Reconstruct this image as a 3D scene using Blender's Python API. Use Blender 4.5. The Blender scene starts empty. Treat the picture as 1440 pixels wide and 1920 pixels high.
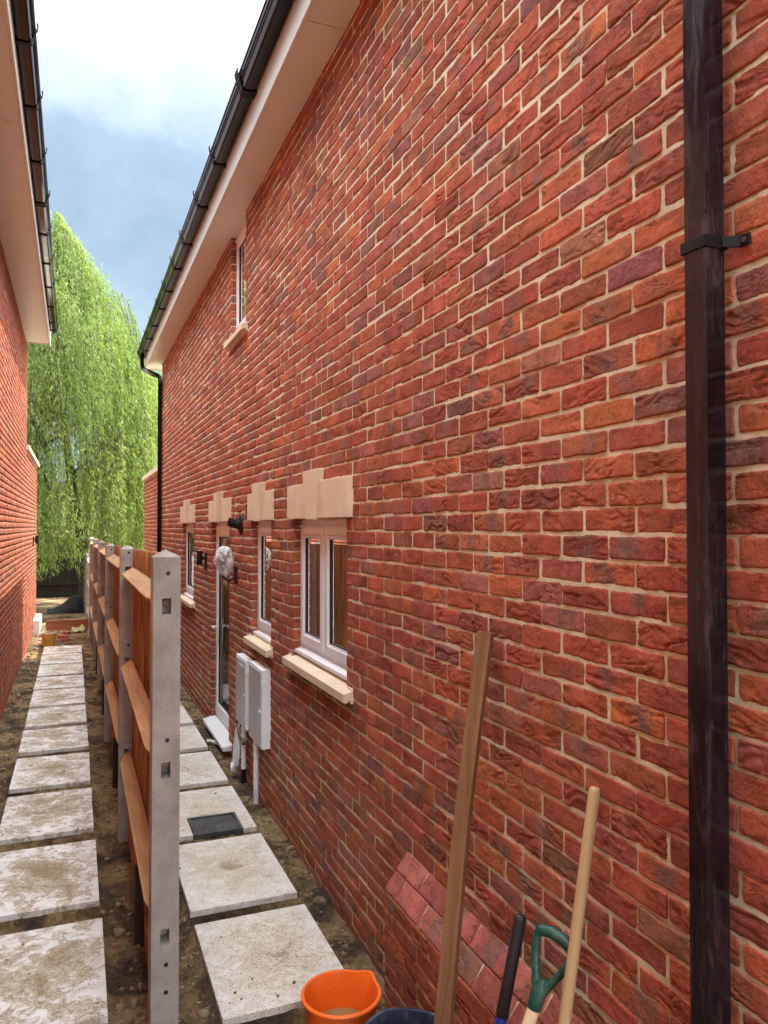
import bpy, bmesh, math, random
import numpy as np
from mathutils import Vector
R = math.radians
random.seed(7)
sc = bpy.context.scene
COL = sc.collection
D = 1.39            # plane of the right house's side wall
LX = -0.74          # plane of the left house's side wall
HC = 2.16           # eye height
BED = 2.14          # a bed joint lies at this height
CH = 0.075          # course height

# ------------------------------------------------------------------ noise (numpy)
def _h(i, j, k):
    n = (i * 73856093) ^ (j * 19349663) ^ (k * 83492791)
    n = n & 0xffffffff
    n = ((n ^ (n >> 13)) * 1274126177) & 0xffffffff
    n = ((n ^ (n >> 15)) * 668265263) & 0xffffffff
    return ((n ^ (n >> 16)) & 0xffff) / 32767.5 - 1.0
def vn(x, y, z=0.0):
    x, y, z = np.broadcast_arrays(np.asarray(x, float), np.asarray(y, float), np.asarray(z, float))
    i = np.floor(x).astype(np.int64); j = np.floor(y).astype(np.int64); k = np.floor(z).astype(np.int64)
    u = x - i; v = y - j; w = z - k
    u = u*u*u*(u*(u*6-15)+10); v = v*v*v*(v*(v*6-15)+10); w = w*w*(3-2*w)
    def L(a, b, t): return a + (b - a) * t
    return L(L(L(_h(i,j,k), _h(i+1,j,k), u), L(_h(i,j+1,k), _h(i+1,j+1,k), u), v),
             L(L(_h(i,j,k+1), _h(i+1,j,k+1), u), L(_h(i,j+1,k+1), _h(i+1,j+1,k+1), u), v), w)
def sstep(a, b, x):
    t = np.clip((x - a) / (b - a), 0, 1)
    return t*t*(3-2*t)

# ------------------------------------------------------------------ materials
def newmat(name):
    m = bpy.data.materials.new(name); m.use_nodes = True
    nt = m.node_tree
    return m, nt, nt.nodes['Principled BSDF']
def N(nt, t, **kw):
    n = nt.nodes.new(t)
    for k, v in kw.items(): setattr(n, k, v)
    return n
def ramp(nt, stops, interp='LINEAR'):
    n = nt.nodes.new('ShaderNodeValToRGB'); e = n.color_ramp
    e.interpolation = interp
    while len(e.elements) < len(stops): e.elements.new(0.5)
    for el, (p, c) in zip(e.elements, stops):
        el.position = p; el.color = (c[0], c[1], c[2], 1) if hasattr(c, '__len__') else (c, c, c, 1)
    return n
def coords(nt, scale=(1, 1, 1), rand=False, out='Object'):
    tc = N(nt, 'ShaderNodeTexCoord'); mp = N(nt, 'ShaderNodeMapping')
    mp.inputs['Scale'].default_value = scale
    nt.links.new(tc.outputs[out], mp.inputs['Vector'])
    if rand:
        oi = N(nt, 'ShaderNodeObjectInfo'); ml = N(nt, 'ShaderNodeMath', operation='MULTIPLY'); ml.inputs[1].default_value = 57.0
        nt.links.new(oi.outputs['Random'], ml.inputs[0]); nt.links.new(ml.outputs[0], mp.inputs['Location'])
    return mp.outputs[0]
def noise(nt, vec, scale, detail=4, rough=0.55, dist=0.0):
    n = N(nt, 'ShaderNodeTexNoise'); n.inputs['Scale'].default_value = scale; n.inputs['Detail'].default_value = detail
    n.inputs['Roughness'].default_value = rough; n.inputs['Distortion'].default_value = dist
    nt.links.new(vec, n.inputs['Vector']); return n.outputs[0]
def mixc(nt, fac, a, b, mode='MIX'):
    n = N(nt, 'ShaderNodeMix', data_type='RGBA', blend_type=mode)
    for sock, v in ((n.inputs[0], fac), (n.inputs[6], a), (n.inputs[7], b)):
        if isinstance(v, (int, float)): sock.default_value = v
        elif isinstance(v, tuple): sock.default_value = (v[0], v[1], v[2], 1)
        else: nt.links.new(v, sock)
    return n.outputs[2]
def bump(nt, b, h, strength=0.3, dist=0.01):
    n = N(nt, 'ShaderNodeBump'); n.inputs['Strength'].default_value = strength; n.inputs['Distance'].default_value = dist
    nt.links.new(h, n.inputs['Height']); nt.links.new(n.outputs[0], b.inputs['Normal'])
def pbr(name, c1, c2=None, rough=0.6, scale=8.0, stretch=(1, 1, 1), bstr=0.0, bscale=60.0, metal=0.0, lo=0.35, hi=0.65, rand=False, spec=0.5, rvar=0.0):
    m, nt, b = newmat(name)
    v = coords(nt, stretch, rand)
    b.inputs['Roughness'].default_value = rough; b.inputs['Metallic'].default_value = metal
    b.inputs['Specular IOR Level'].default_value = spec
    n1 = noise(nt, v, scale, 5, 0.6)
    r = ramp(nt, [(lo, c1), (hi, c2 or c1)]); nt.links.new(n1, r.inputs[0])
    nt.links.new(r.outputs[0], b.inputs['Base Color'])
    if rvar:
        rr = ramp(nt, [(0.35, max(rough - rvar, 0.03)), (0.65, min(rough + rvar, 1))])
        nt.links.new(noise(nt, v, scale * 1.7, 4), rr.inputs[0]); nt.links.new(rr.outputs[0], b.inputs['Roughness'])
    if bstr: bump(nt, b, noise(nt, v, bscale, 4), bstr)
    return m

def brick_material():
    m, nt, b = newmat('handmade_brick')
    at = N(nt, 'ShaderNodeAttribute', attribute_name='tint'); rn = N(nt, 'ShaderNodeAttribute', attribute_name='batch')
    tc = N(nt, 'ShaderNodeTexCoord'); sh = N(nt, 'ShaderNodeVectorMath', operation='ADD')
    nt.links.new(tc.outputs['Object'], sh.inputs[0]); nt.links.new(rn.outputs['Vector'], sh.inputs[1]); v = sh.outputs[0]
    def mapped(sc):
        mp = N(nt, 'ShaderNodeMapping'); mp.inputs['Scale'].default_value = sc; nt.links.new(v, mp.inputs[0]); return mp.outputs[0]
    n1 = noise(nt, v, 75, 4, 0.7); n2 = noise(nt, v, 260, 3, 0.6)
    def crack(sc, w, dist):
        n = noise(nt, mapped(sc), 1.0, 3, 0.6, dist)
        d = N(nt, 'ShaderNodeMath', operation='SUBTRACT'); nt.links.new(n, d.inputs[0]); d.inputs[1].default_value = 0.5
        ab = N(nt, 'ShaderNodeMath', operation='ABSOLUTE'); nt.links.new(d.outputs[0], ab.inputs[0])
        r = ramp(nt, [(0.0, 1.0), (w, 0.0)]); nt.links.new(ab.outputs[0], r.inputs[0]); return r.outputs[0]
    k1 = crack((20, 17, 62), 0.034, 0.9); k2 = crack((40, 34, 95), 0.030, 1.2)
    mk = ramp(nt, [(0.44, 0.0), (0.58, 1.0)]); nt.links.new(noise(nt, mapped((12, 11, 19)), 1.0, 2, 0.5), mk.inputs[0])
    mk2 = ramp(nt, [(0.50, 0.0), (0.60, 1.0)]); nt.links.new(noise(nt, mapped((17, 15, 24)), 1.0, 2, 0.5), mk2.inputs[0])
    def mul(x, y):
        q = N(nt, 'ShaderNodeMath', operation='MULTIPLY')
        for i, z in enumerate((x, y)):
            if isinstance(z, float): q.inputs[i].default_value = z
            else: nt.links.new(z, q.inputs[i])
        return q.outputs[0]
    ck = N(nt, 'ShaderNodeMath', operation='MAXIMUM'); nt.links.new(mul(k1, mk.outputs[0]), ck.inputs[0]); nt.links.new(mul(k2, mk2.outputs[0]), ck.inputs[1])
    r1 = ramp(nt, [(0.25, 0.74), (0.5, 1.0), (0.75, 1.22)]); nt.links.new(n1, r1.inputs[0])
    c = mixc(nt, 1.0, at.outputs['Color'], r1.outputs[0], 'MULTIPLY')
    c = mixc(nt, mul(ck.outputs[0], 0.55), c, (0.085, 0.028, 0.022))  # shade of the fine creases painted into the colour, besides burnt sand
    sp = ramp(nt, [(0.28, 0.3), (0.35, 1.0)]); nt.links.new(n2, sp.inputs[0])
    c = mixc(nt, 0.8, c, sp.outputs[0], 'MULTIPLY')
    lt = ramp(nt, [(0.70, 0.0), (0.78, 1.0)]); nt.links.new(noise(nt, v, 150, 2, 0.5), lt.inputs[0])
    c = mixc(nt, mul(lt.outputs[0], 0.7), c, (0.58, 0.40, 0.28))
    bl = ramp(nt, [(0.52, 0.0), (0.80, 1.0)]); nt.links.new(noise(nt, v, 9, 5, 0.7), bl.inputs[0])
    c = mixc(nt, mul(bl.outputs[0], 0.30), c, (0.50, 0.33, 0.28))
    nt.links.new(c, b.inputs['Base Color'])
    b.inputs['Roughness'].default_value = 0.88; b.inputs['Specular IOR Level'].default_value = 0.2
    h1 = N(nt, 'ShaderNodeMath', operation='MULTIPLY_ADD'); nt.links.new(ck.outputs[0], h1.inputs[0]); h1.inputs[1].default_value = -1.1; nt.links.new(n1, h1.inputs[2])
    h2 = N(nt, 'ShaderNodeMath', operation='MULTIPLY_ADD'); nt.links.new(n2, h2.inputs[0]); h2.inputs[1].default_value = 0.5; nt.links.new(h1.outputs[0], h2.inputs[2])
    bump(nt, b, h2.outputs[0], 0.75, 0.0045)
    return m
def mortar_material():
    m, nt, b = newmat('lime_mortar')
    v = coords(nt)
    r = ramp(nt, [(0.3, (0.50, 0.455, 0.30)), (0.55, (0.70, 0.655, 0.455)), (0.75, (0.78, 0.75, 0.57))])
    nt.links.new(noise(nt, v, 9, 6, 0.7), r.inputs[0])
    nt.links.new(r.outputs[0], b.inputs['Base Color']); b.inputs['Roughness'].default_value = 0.95
    b.inputs['Specular IOR Level'].default_value = 0.15
    bump(nt, b, noise(nt, v, 90, 5, 0.7), 0.6, 0.006)
    return m
def slab_material(right=False):
    m, nt, b = newmat('filmed_paving' if right else 'muddy_paving')
    tc = N(nt, 'ShaderNodeTexCoord'); sx = N(nt, 'ShaderNodeSeparateXYZ'); nt.links.new(tc.outputs['Object'], sx.inputs[0])
    def mx(sock, half):
        a = N(nt, 'ShaderNodeMath', operation='ABSOLUTE'); nt.links.new(sock, a.inputs[0])
        d = N(nt, 'ShaderNodeMath', operation='DIVIDE'); nt.links.new(a.outputs[0], d.inputs[0]); d.inputs[1].default_value = half
        return d.outputs[0]
    M = N(nt, 'ShaderNodeMath', operation='MAXIMUM'); nt.links.new(mx(sx.outputs[0], 0.32), M.inputs[0]); nt.links.new(mx(sx.outputs[1], 0.50), M.inputs[1])
    v = coords(nt, rand=True)
    n1 = noise(nt, v, 4.0, 6, 0.66, 0.9); n2 = noise(nt, v, 30, 6, 0.75, 1.2); n3 = noise(nt, v, 120, 3, 0.6)
    base = ramp(nt, [(0.3, (0.68, 0.675, 0.64)), (0.7, (0.81, 0.805, 0.77))]); nt.links.new(noise(nt, v, 18, 4), base.inputs[0])
    # pale clay film in the trodden middle
    e = N(nt, 'ShaderNodeMath', operation='MULTIPLY_ADD'); nt.links.new(M.outputs[0], e.inputs[0]); e.inputs[1].default_value = -0.42 if right else -0.26; nt.links.new(n1, e.inputs[2])
    n5 = noise(nt, v, 13, 6, 0.72, 0.9)
    e2 = N(nt, 'ShaderNodeMath', operation='MULTIPLY_ADD'); nt.links.new(n5, e2.inputs[0]); e2.inputs[1].default_value = 1.25; nt.links.new(e.outputs[0], e2.inputs[2])
    film = ramp(nt, [(0.55, 0.0), (0.72, 0.45), (1.0, 0.9)] if right else [(0.78, 0.0), (0.94, 0.42), (1.10, 0.92)]); nt.links.new(e2.outputs[0], film.inputs[0])
    fc = ramp(nt, [(0.35, (0.52, 0.43, 0.31)), (0.6, (0.68, 0.60, 0.48))] if right else [(0.35, (0.36, 0.275, 0.165)), (0.65, (0.64, 0.565, 0.44))]); nt.links.new(n2, fc.inputs[0])
    c = mixc(nt, film.outputs[0], base.outputs[0], fc.outputs[0])
    # trodden clods
    a2 = N(nt, 'ShaderNodeMath', operation='MULTIPLY_ADD'); nt.links.new(n2, a2.inputs[0]); a2.inputs[1].default_value = 0.75; nt.links.new(e.outputs[0], a2.inputs[2])
    clod = ramp(nt, [(0.84, 0.0), (0.90, 0.5), (0.98, 0.8)] if right else [(0.83, 0.0), (0.88, 0.5), (0.97, 0.9)]); nt.links.new(a2.outputs[0], clod.inputs[0])
    mudc = ramp(nt, [(0.35, (0.13, 0.09, 0.055)), (0.65, (0.30, 0.215, 0.115))]); nt.links.new(n1, mudc.inputs[0])
    c = mixc(nt, clod.outputs[0], c, mudc.outputs[0])
    n4 = noise(nt, v, 12, 5, 0.65, 2.2)
    d4 = N(nt, 'ShaderNodeMath', operation='SUBTRACT'); nt.links.new(n4, d4.inputs[0]); d4.inputs[1].default_value = 0.5
    b4 = N(nt, 'ShaderNodeMath', operation='ABSOLUTE'); nt.links.new(d4.outputs[0], b4.inputs[0])
    cu = ramp(nt, [(0.0, 0.45), (0.022, 0.0)] if right else [(0.0, 0.9), (0.030, 0.0)]); nt.links.new(b4.outputs[0], cu.inputs[0])
    cm = ramp(nt, [(0.86, 0.0), (1.04, 1.0)]); nt.links.new(e2.outputs[0], cm.inputs[0])
    cf = N(nt, 'ShaderNodeMath', operation='MULTIPLY'); nt.links.new(cu.outputs[0], cf.inputs[0]); nt.links.new(cm.outputs[0], cf.inputs[1])
    c = mixc(nt, cf.outputs[0], c, (0.17, 0.115, 0.065))
    spk = ramp(nt, [(0.63, 0.0), (0.70, 0.85)]); 
    a3 = N(nt, 'ShaderNodeMath', operation='MULTIPLY_ADD'); nt.links.new(film.outputs[0], a3.inputs[0]); a3.inputs[1].default_value = 0.09 if right else 0.08; nt.links.new(n3, a3.inputs[2])
    nt.links.new(a3.outputs[0], spk.inputs[0])
    c = mixc(nt, spk.outputs[0], c, (0.20, 0.155, 0.11))
    nt.links.new(c, b.inputs['Base Color']); b.inputs['Roughness'].default_value = 0.8; b.inputs['Specular IOR Level'].default_value = 0.3
    bump(nt, b, a2.outputs[0], 0.35, 0.01)
    return m
def soil_material():
    m, nt, b = newmat('clay_soil')
    v = coords(nt)
    n1 = noise(nt, v, 2.3, 6, 0.65, 0.6); n2 = noise(nt, v, 24, 8, 0.75, 0.8); n3 = noise(nt, v, 110, 4, 0.7)
    r = ramp(nt, [(0.36, (0.065, 0.046, 0.029)), (0.47, (0.155, 0.102, 0.054)), (0.54, (0.34, 0.225, 0.105)), (0.70, (0.48, 0.35, 0.19))])
    nt.links.new(n1, r.inputs[0])
    r2 = ramp(nt, [(0.34, 0.46), (0.5, 1.08), (0.66, 1.65)]); nt.links.new(n2, r2.inputs[0])
    c = mixc(nt, 1.0, r.outputs[0], r2.outputs[0], 'MULTIPLY')
    r3 = ramp(nt, [(0.66, 0.0), (0.74, 0.7)]); nt.links.new(n3, r3.inputs[0])
    c = mixc(nt, r3.outputs[0], c, (0.36, 0.32, 0.26))
    nt.links.new(c, b.inputs['Base Color']); b.inputs['Roughness'].default_value = 0.92; b.inputs['Specular IOR Level'].default_value = 0.25
    ad = N(nt, 'ShaderNodeMath', operation='ADD'); nt.links.new(n2, ad.inputs[0]); nt.links.new(n3, ad.inputs[1])
    bump(nt, b, ad.outputs[0], 1.0, 0.035)
    return m
def timber(name, c1, c2, axis, rough=0.7, grain=14, rand=True, bstr=0.25):
    m, nt, b = newmat(name)
    st = [1.0, 1.0, 1.0]; st[axis] = 0.06
    v = coords(nt, tuple(st), rand)
    n = noise(nt, v, grain * 3, 6, 0.65, 0.6); k = noise(nt, v, grain * 0.5, 3, 0.5)
    r = ramp(nt, [(0.32, c1), (0.66, c2)]); nt.links.new(n, r.inputs[0])
    r2 = ramp(nt, [(0.3, 0.7), (0.7, 1.2)]); nt.links.new(k, r2.inputs[0])
    nt.links.new(mixc(nt, 1.0, r.outputs[0], r2.outputs[0], 'MULTIPLY'), b.inputs['Base Color'])
    b.inputs['Roughness'].default_value = rough; b.inputs['Specular IOR Level'].default_value = 0.3
    bump(nt, b, n, bstr, 0.004)
    return m
def glass_material():
    m = bpy.data.materials.new('window_glass'); m.use_nodes = True; nt = m.node_tree
    nt.nodes.remove(nt.nodes['Principled BSDF']); out = nt.nodes['Material Output']
    t = N(nt, 'ShaderNodeBsdfTransparent'); t.inputs[0].default_value = (0.72, 0.75, 0.74, 1)
    g = N(nt, 'ShaderNodeBsdfGlossy'); g.inputs['Roughness'].default_value = 0.015; g.inputs[0].default_value = (0.95, 0.97, 0.97, 1)
    f = N(nt, 'ShaderNodeFresnel'); f.inputs[0].default_value = 1.36
    x = N(nt, 'ShaderNodeMixShader'); nt.links.new(f.outputs[0], x.inputs[0]); nt.links.new(t.outputs[0], x.inputs[1]); nt.links.new(g.outputs[0], x.inputs[2])
    nt.links.new(x.outputs[0], out.inputs[0]); return m
def leaf_material(name, c1, c2, trans=0.45):
    m = bpy.data.materials.new(name); m.use_nodes = True; nt = m.node_tree
    b = nt.nodes['Principled BSDF']; out = nt.nodes['Material Output']
    at = N(nt, 'ShaderNodeAttribute', attribute_name='tint')
    r = ramp(nt, [(0.0, c1), (1.0, c2)]); nt.links.new(at.outputs['Fac'], r.inputs[0])
    nt.links.new(r.outputs[0], b.inputs['Base Color']); b.inputs['Roughness'].default_value = 0.6; b.inputs['Specular IOR Level'].default_value = 0.25
    t = N(nt, 'ShaderNodeBsdfTranslucent')
    nt.links.new(mixc(nt, 1.0, r.outputs[0], (1.25, 1.25, 0.6), 'MULTIPLY'), t.inputs[0])
    x = N(nt, 'ShaderNodeMixShader'); x.inputs[0].default_value = trans
    nt.links.new(b.outputs[0], x.inputs[1]); nt.links.new(t.outputs[0], x.inputs[2]); nt.links.new(x.outputs[0], out.inputs[0])
    return m
def bag_material():
    m = bpy.data.materials.new('clear_plastic'); m.use_nodes = True; nt = m.node_tree
    b = nt.nodes['Principled BSDF']; out = nt.nodes['Material Output']
    b.inputs['Base Color'].default_value = (0.93, 0.92, 0.94, 1); b.inputs['Roughness'].default_value = 0.18
    t = N(nt, 'ShaderNodeBsdfTransparent'); x = N(nt, 'ShaderNodeMixShader')
    r = ramp(nt, [(0.38, 0.25), (0.6, 0.85)]); nt.links.new(noise(nt, coords(nt), 22, 3, 0.6, 1.0), r.inputs[0])
    nt.links.new(r.outputs[0], x.inputs[0]); nt.links.new(t.outputs[0], x.inputs[1]); nt.links.new(b.outputs[0], x.inputs[2])
    nt.links.new(x.outputs[0], out.inputs[0]); return m
def wallbrick_material():
    m, nt, b = newmat('plain_brickwork')
    tc = N(nt, 'ShaderNodeTexCoord'); s = N(nt, 'ShaderNodeSeparateXYZ'); nt.links.new(tc.outputs['Object'], s.inputs[0])
    a = N(nt, 'ShaderNodeMath', operation='ADD'); nt.links.new(s.outputs[0], a.inputs[0]); nt.links.new(s.outputs[1], a.inputs[1])
    cb = N(nt, 'ShaderNodeCombineXYZ'); nt.links.new(a.outputs[0], cb.inputs[0]); nt.links.new(s.outputs[2], cb.inputs[1])
    k = N(nt, 'ShaderNodeTexBrick'); nt.links.new(cb.outputs[0], k.inputs['Vector'])
    k.inputs['Scale'].default_value = 1; k.inputs['Brick Width'].default_value = 0.225; k.inputs['Row Height'].default_value = 0.075
    k.inputs['Mortar Size'].default_value = 0.005; k.inputs['Color1'].default_value = (0.36, 0.085, 0.045, 1); k.inputs['Color2'].default_value = (0.24, 0.065, 0.045, 1)
    k.inputs['Mortar'].default_value = (0.55, 0.45, 0.32, 1)
    nt.links.new(k.outputs[0], b.inputs['Base Color']); b.inputs['Roughness'].default_value = 0.9
    return m

def scuffed(name, c, dust, rough, scale):
    m, nt, b = newmat(name)
    v = coords(nt)
    r = ramp(nt, [(0.60, 0.0), (0.70, 0.8)]); nt.links.new(noise(nt, v, scale, 5, 0.7, 0.8), r.inputs[0])
    g = ramp(nt, [(0.45, 0.0), (0.75, 0.35)]); nt.links.new(noise(nt, v, scale*0.3, 4, 0.6), g.inputs[0])
    a = N(nt, 'ShaderNodeMath', operation='MAXIMUM'); nt.links.new(r.outputs[0], a.inputs[0]); nt.links.new(g.outputs[0], a.inputs[1])
    h = N(nt, 'ShaderNodeMath', operation='MULTIPLY'); nt.links.new(a.outputs[0], h.inputs[0]); h.inputs[1].default_value = 0.5
    nt.links.new(mixc(nt, h.outputs[0], c, dust), b.inputs['Base Color'])
    rr = N(nt, 'ShaderNodeMath', operation='MULTIPLY_ADD'); nt.links.new(a.outputs[0], rr.inputs[0]); rr.inputs[1].default_value = 0.35; rr.inputs[2].default_value = rough
    nt.links.new(rr.outputs[0], b.inputs['Roughness'])
    return m
MB_ = dict(
    brick=brick_material(), mortar=mortar_material(), wallbrick=wallbrick_material(), slab=slab_material(), slabr=slab_material(True), soil=soil_material(),
    stone=pbr('cast_stone', (0.68, 0.55, 0.39), (0.76, 0.63, 0.45), 0.85, 5, bstr=0.15, bscale=140),
    upvc=pbr('white_plastic', (0.80, 0.80, 0.81), (0.84, 0.84, 0.85), 0.3, 3),
    fascia=pbr('white_fascia', (0.68, 0.69, 0.63), (0.72, 0.73, 0.67), 0.38, 2),
    black=pbr('black_gutter_plastic', (0.004, 0.004, 0.0045), (0.007, 0.0065, 0.0065), 0.11, 4, rvar=0.03, spec=0.14),
    matblack=pbr('black_lamp_metal', (0.007, 0.007, 0.008), (0.011, 0.011, 0.011), 0.6, 6, spec=0.25),
    gasket=pbr('black_gasket', (0.012, 0.012, 0.013), None, 0.6),
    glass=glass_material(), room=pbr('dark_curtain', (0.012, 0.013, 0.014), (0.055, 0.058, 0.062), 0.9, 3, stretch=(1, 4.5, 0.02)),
    palereflect=pbr('pale_reflection_curtain', (0.42, 0.46, 0.46), (0.58, 0.62, 0.61), 0.9, 3, stretch=(1, 4.5, 0.02)),  # bright reflection in the glass is put into the curtain's pale colour
    roof=pbr('roof_tile', (0.09, 0.075, 0.07), (0.13, 0.10, 0.09), 0.85, 6, bstr=0.3),
    concrete=pbr('cast_concrete', (0.24, 0.225, 0.195), (0.43, 0.41, 0.37), 0.85, 6, bstr=0.35, bscale=90, lo=0.3, hi=0.7),
    board=timber('cedar_boards', (0.15, 0.055, 0.016), (0.64, 0.30, 0.105), 2, 0.65, 11, bstr=0.5),
    rail=timber('rail_timber', (0.36, 0.205, 0.090), (0.60, 0.395, 0.205), 1, 0.7, 7),
    stake=timber('dark_stake', (0.020, 0.013, 0.009), (0.040, 0.026, 0.018), 2, 0.8, 8),
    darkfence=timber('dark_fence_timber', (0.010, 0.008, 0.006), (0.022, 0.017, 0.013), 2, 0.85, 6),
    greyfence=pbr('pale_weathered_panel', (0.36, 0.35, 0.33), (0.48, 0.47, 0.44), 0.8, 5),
    meterfront=pbr('meter_box_door', (0.46, 0.47, 0.47), (0.54, 0.55, 0.55), 0.4, 2, stretch=(1, 1, 0.3)),
    meter=pbr('meter_box_shell', (0.86, 0.87, 0.88), (0.90, 0.91, 0.92), 0.4, 3),
    pipe=pbr('white_conduit', (0.70, 0.70, 0.69), (0.78, 0.78, 0.77), 0.4, 6),
    orange=scuffed('orange_plastic', (0.88, 0.145, 0.006), (0.78, 0.42, 0.24), 0.34, 26),
    muddy=pbr('muddy_water', (0.26, 0.17, 0.07), (0.34, 0.23, 0.10), 0.08, 4),
    navy=pbr('dusty_navy_rubber', (0.018, 0.030, 0.060), (0.13, 0.15, 0.19), 0.55, 16, lo=0.45, hi=0.8, bstr=0.1),
    lath=timber('batten_timber', (0.11, 0.050, 0.021), (0.27, 0.135, 0.060), 2, 0.75, 9),
    ash=timber('ash_handle', (0.48, 0.31, 0.14), (0.66, 0.47, 0.25), 2, 0.5, 8),
    cream=timber('cream_shaft', (0.70, 0.54, 0.30), (0.80, 0.65, 0.40), 2, 0.45, 6),
    green=scuffed('green_grip', (0.006, 0.070, 0.048), (0.36, 0.42, 0.38), 0.42, 75),
    blue=pbr('blue_fibreglass', (0.010, 0.035, 0.30), (0.015, 0.05, 0.38), 0.35, 10),
    rubber=pbr('black_rubber_grip', (0.012, 0.013, 0.016), (0.035, 0.036, 0.042), 0.5, 30, stretch=(1, 1, 0.2), lo=0.45, hi=0.75),
    steel=pbr('worn_steel', (0.16, 0.15, 0.14), (0.28, 0.26, 0.24), 0.5, 12, metal=0.8),
    grate=pbr('wet_black_cover', (0.022, 0.024, 0.025), (0.09, 0.09, 0.088), 0.4, 9, bstr=0.3, bscale=80),
    white=pbr('white_label', (0.75, 0.75, 0.76), (0.82, 0.82, 0.82), 0.5, 6),
    clay=pbr('terracotta', (0.27, 0.075, 0.045), (0.38, 0.12, 0.07), 0.85, 14),
    rust=timber('reddish_plank', (0.22, 0.065, 0.03), (0.38, 0.13, 0.06), 0, 0.8, 6),
    amber=pbr('amber_tub', (0.50, 0.26, 0.03), (0.60, 0.33, 0.05), 0.4, 5),
    tarp=pbr('black_membrane', (0.007, 0.007, 0.009), (0.013, 0.013, 0.015), 0.8, 4, bstr=0.2, bscale=8),
    yellow=pbr('yellow_plastic_sheet', (0.36, 0.36, 0.16), (0.46, 0.46, 0.24), 0.4, 10),
    bag=bag_material(),
    rubble=pbr('rubble_stone', (0.12, 0.085, 0.05), (0.32, 0.235, 0.14), 0.9, 14, bstr=0.5, bscale=60),
    bark=pbr('willow_bark', (0.045, 0.036, 0.028), (0.11, 0.09, 0.07), 0.95, 9, stretch=(1, 1, 0.3), bstr=0.6, bscale=20),
    leaf=leaf_material('willow_leaf', (0.085, 0.150, 0.034), (0.30, 0.395, 0.115), 0.48),
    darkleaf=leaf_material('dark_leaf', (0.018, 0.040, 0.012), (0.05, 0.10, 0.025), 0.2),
    brown=pbr('brown_clamp', (0.07, 0.045, 0.03), (0.13, 0.08, 0.05), 0.6, 20),
)
def downpipe_material():
    m, nt, b = newmat('dusty_downpipe_plastic')
    v = coords(nt, (1, 1, 0.16))
    n = noise(nt, v, 46, 6, 0.72, 0.8)
    big = noise(nt, coords(nt, (1, 1, 0.5)), 3.0, 4, 0.6)
    a = N(nt, 'ShaderNodeMath', operation='MULTIPLY_ADD'); nt.links.new(big, a.inputs[0]); a.inputs[1].default_value = 0.55; nt.links.new(n, a.inputs[2])
    r = ramp(nt, [(0.66, (0.005, 0.0045, 0.007)), (0.84, (0.016, 0.012, 0.017)), (1.05, (0.056, 0.044, 0.052))]); nt.links.new(a.outputs[0], r.inputs[0])
    nt.links.new(r.outputs[0], b.inputs['Base Color'])
    rr = ramp(nt, [(0.62, 0.08), (0.85, 0.26)]); nt.links.new(a.outputs[0], rr.inputs[0]); nt.links.new(rr.outputs[0], b.inputs['Roughness'])
    return m
MB_['downpipe'] = downpipe_material()

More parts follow.
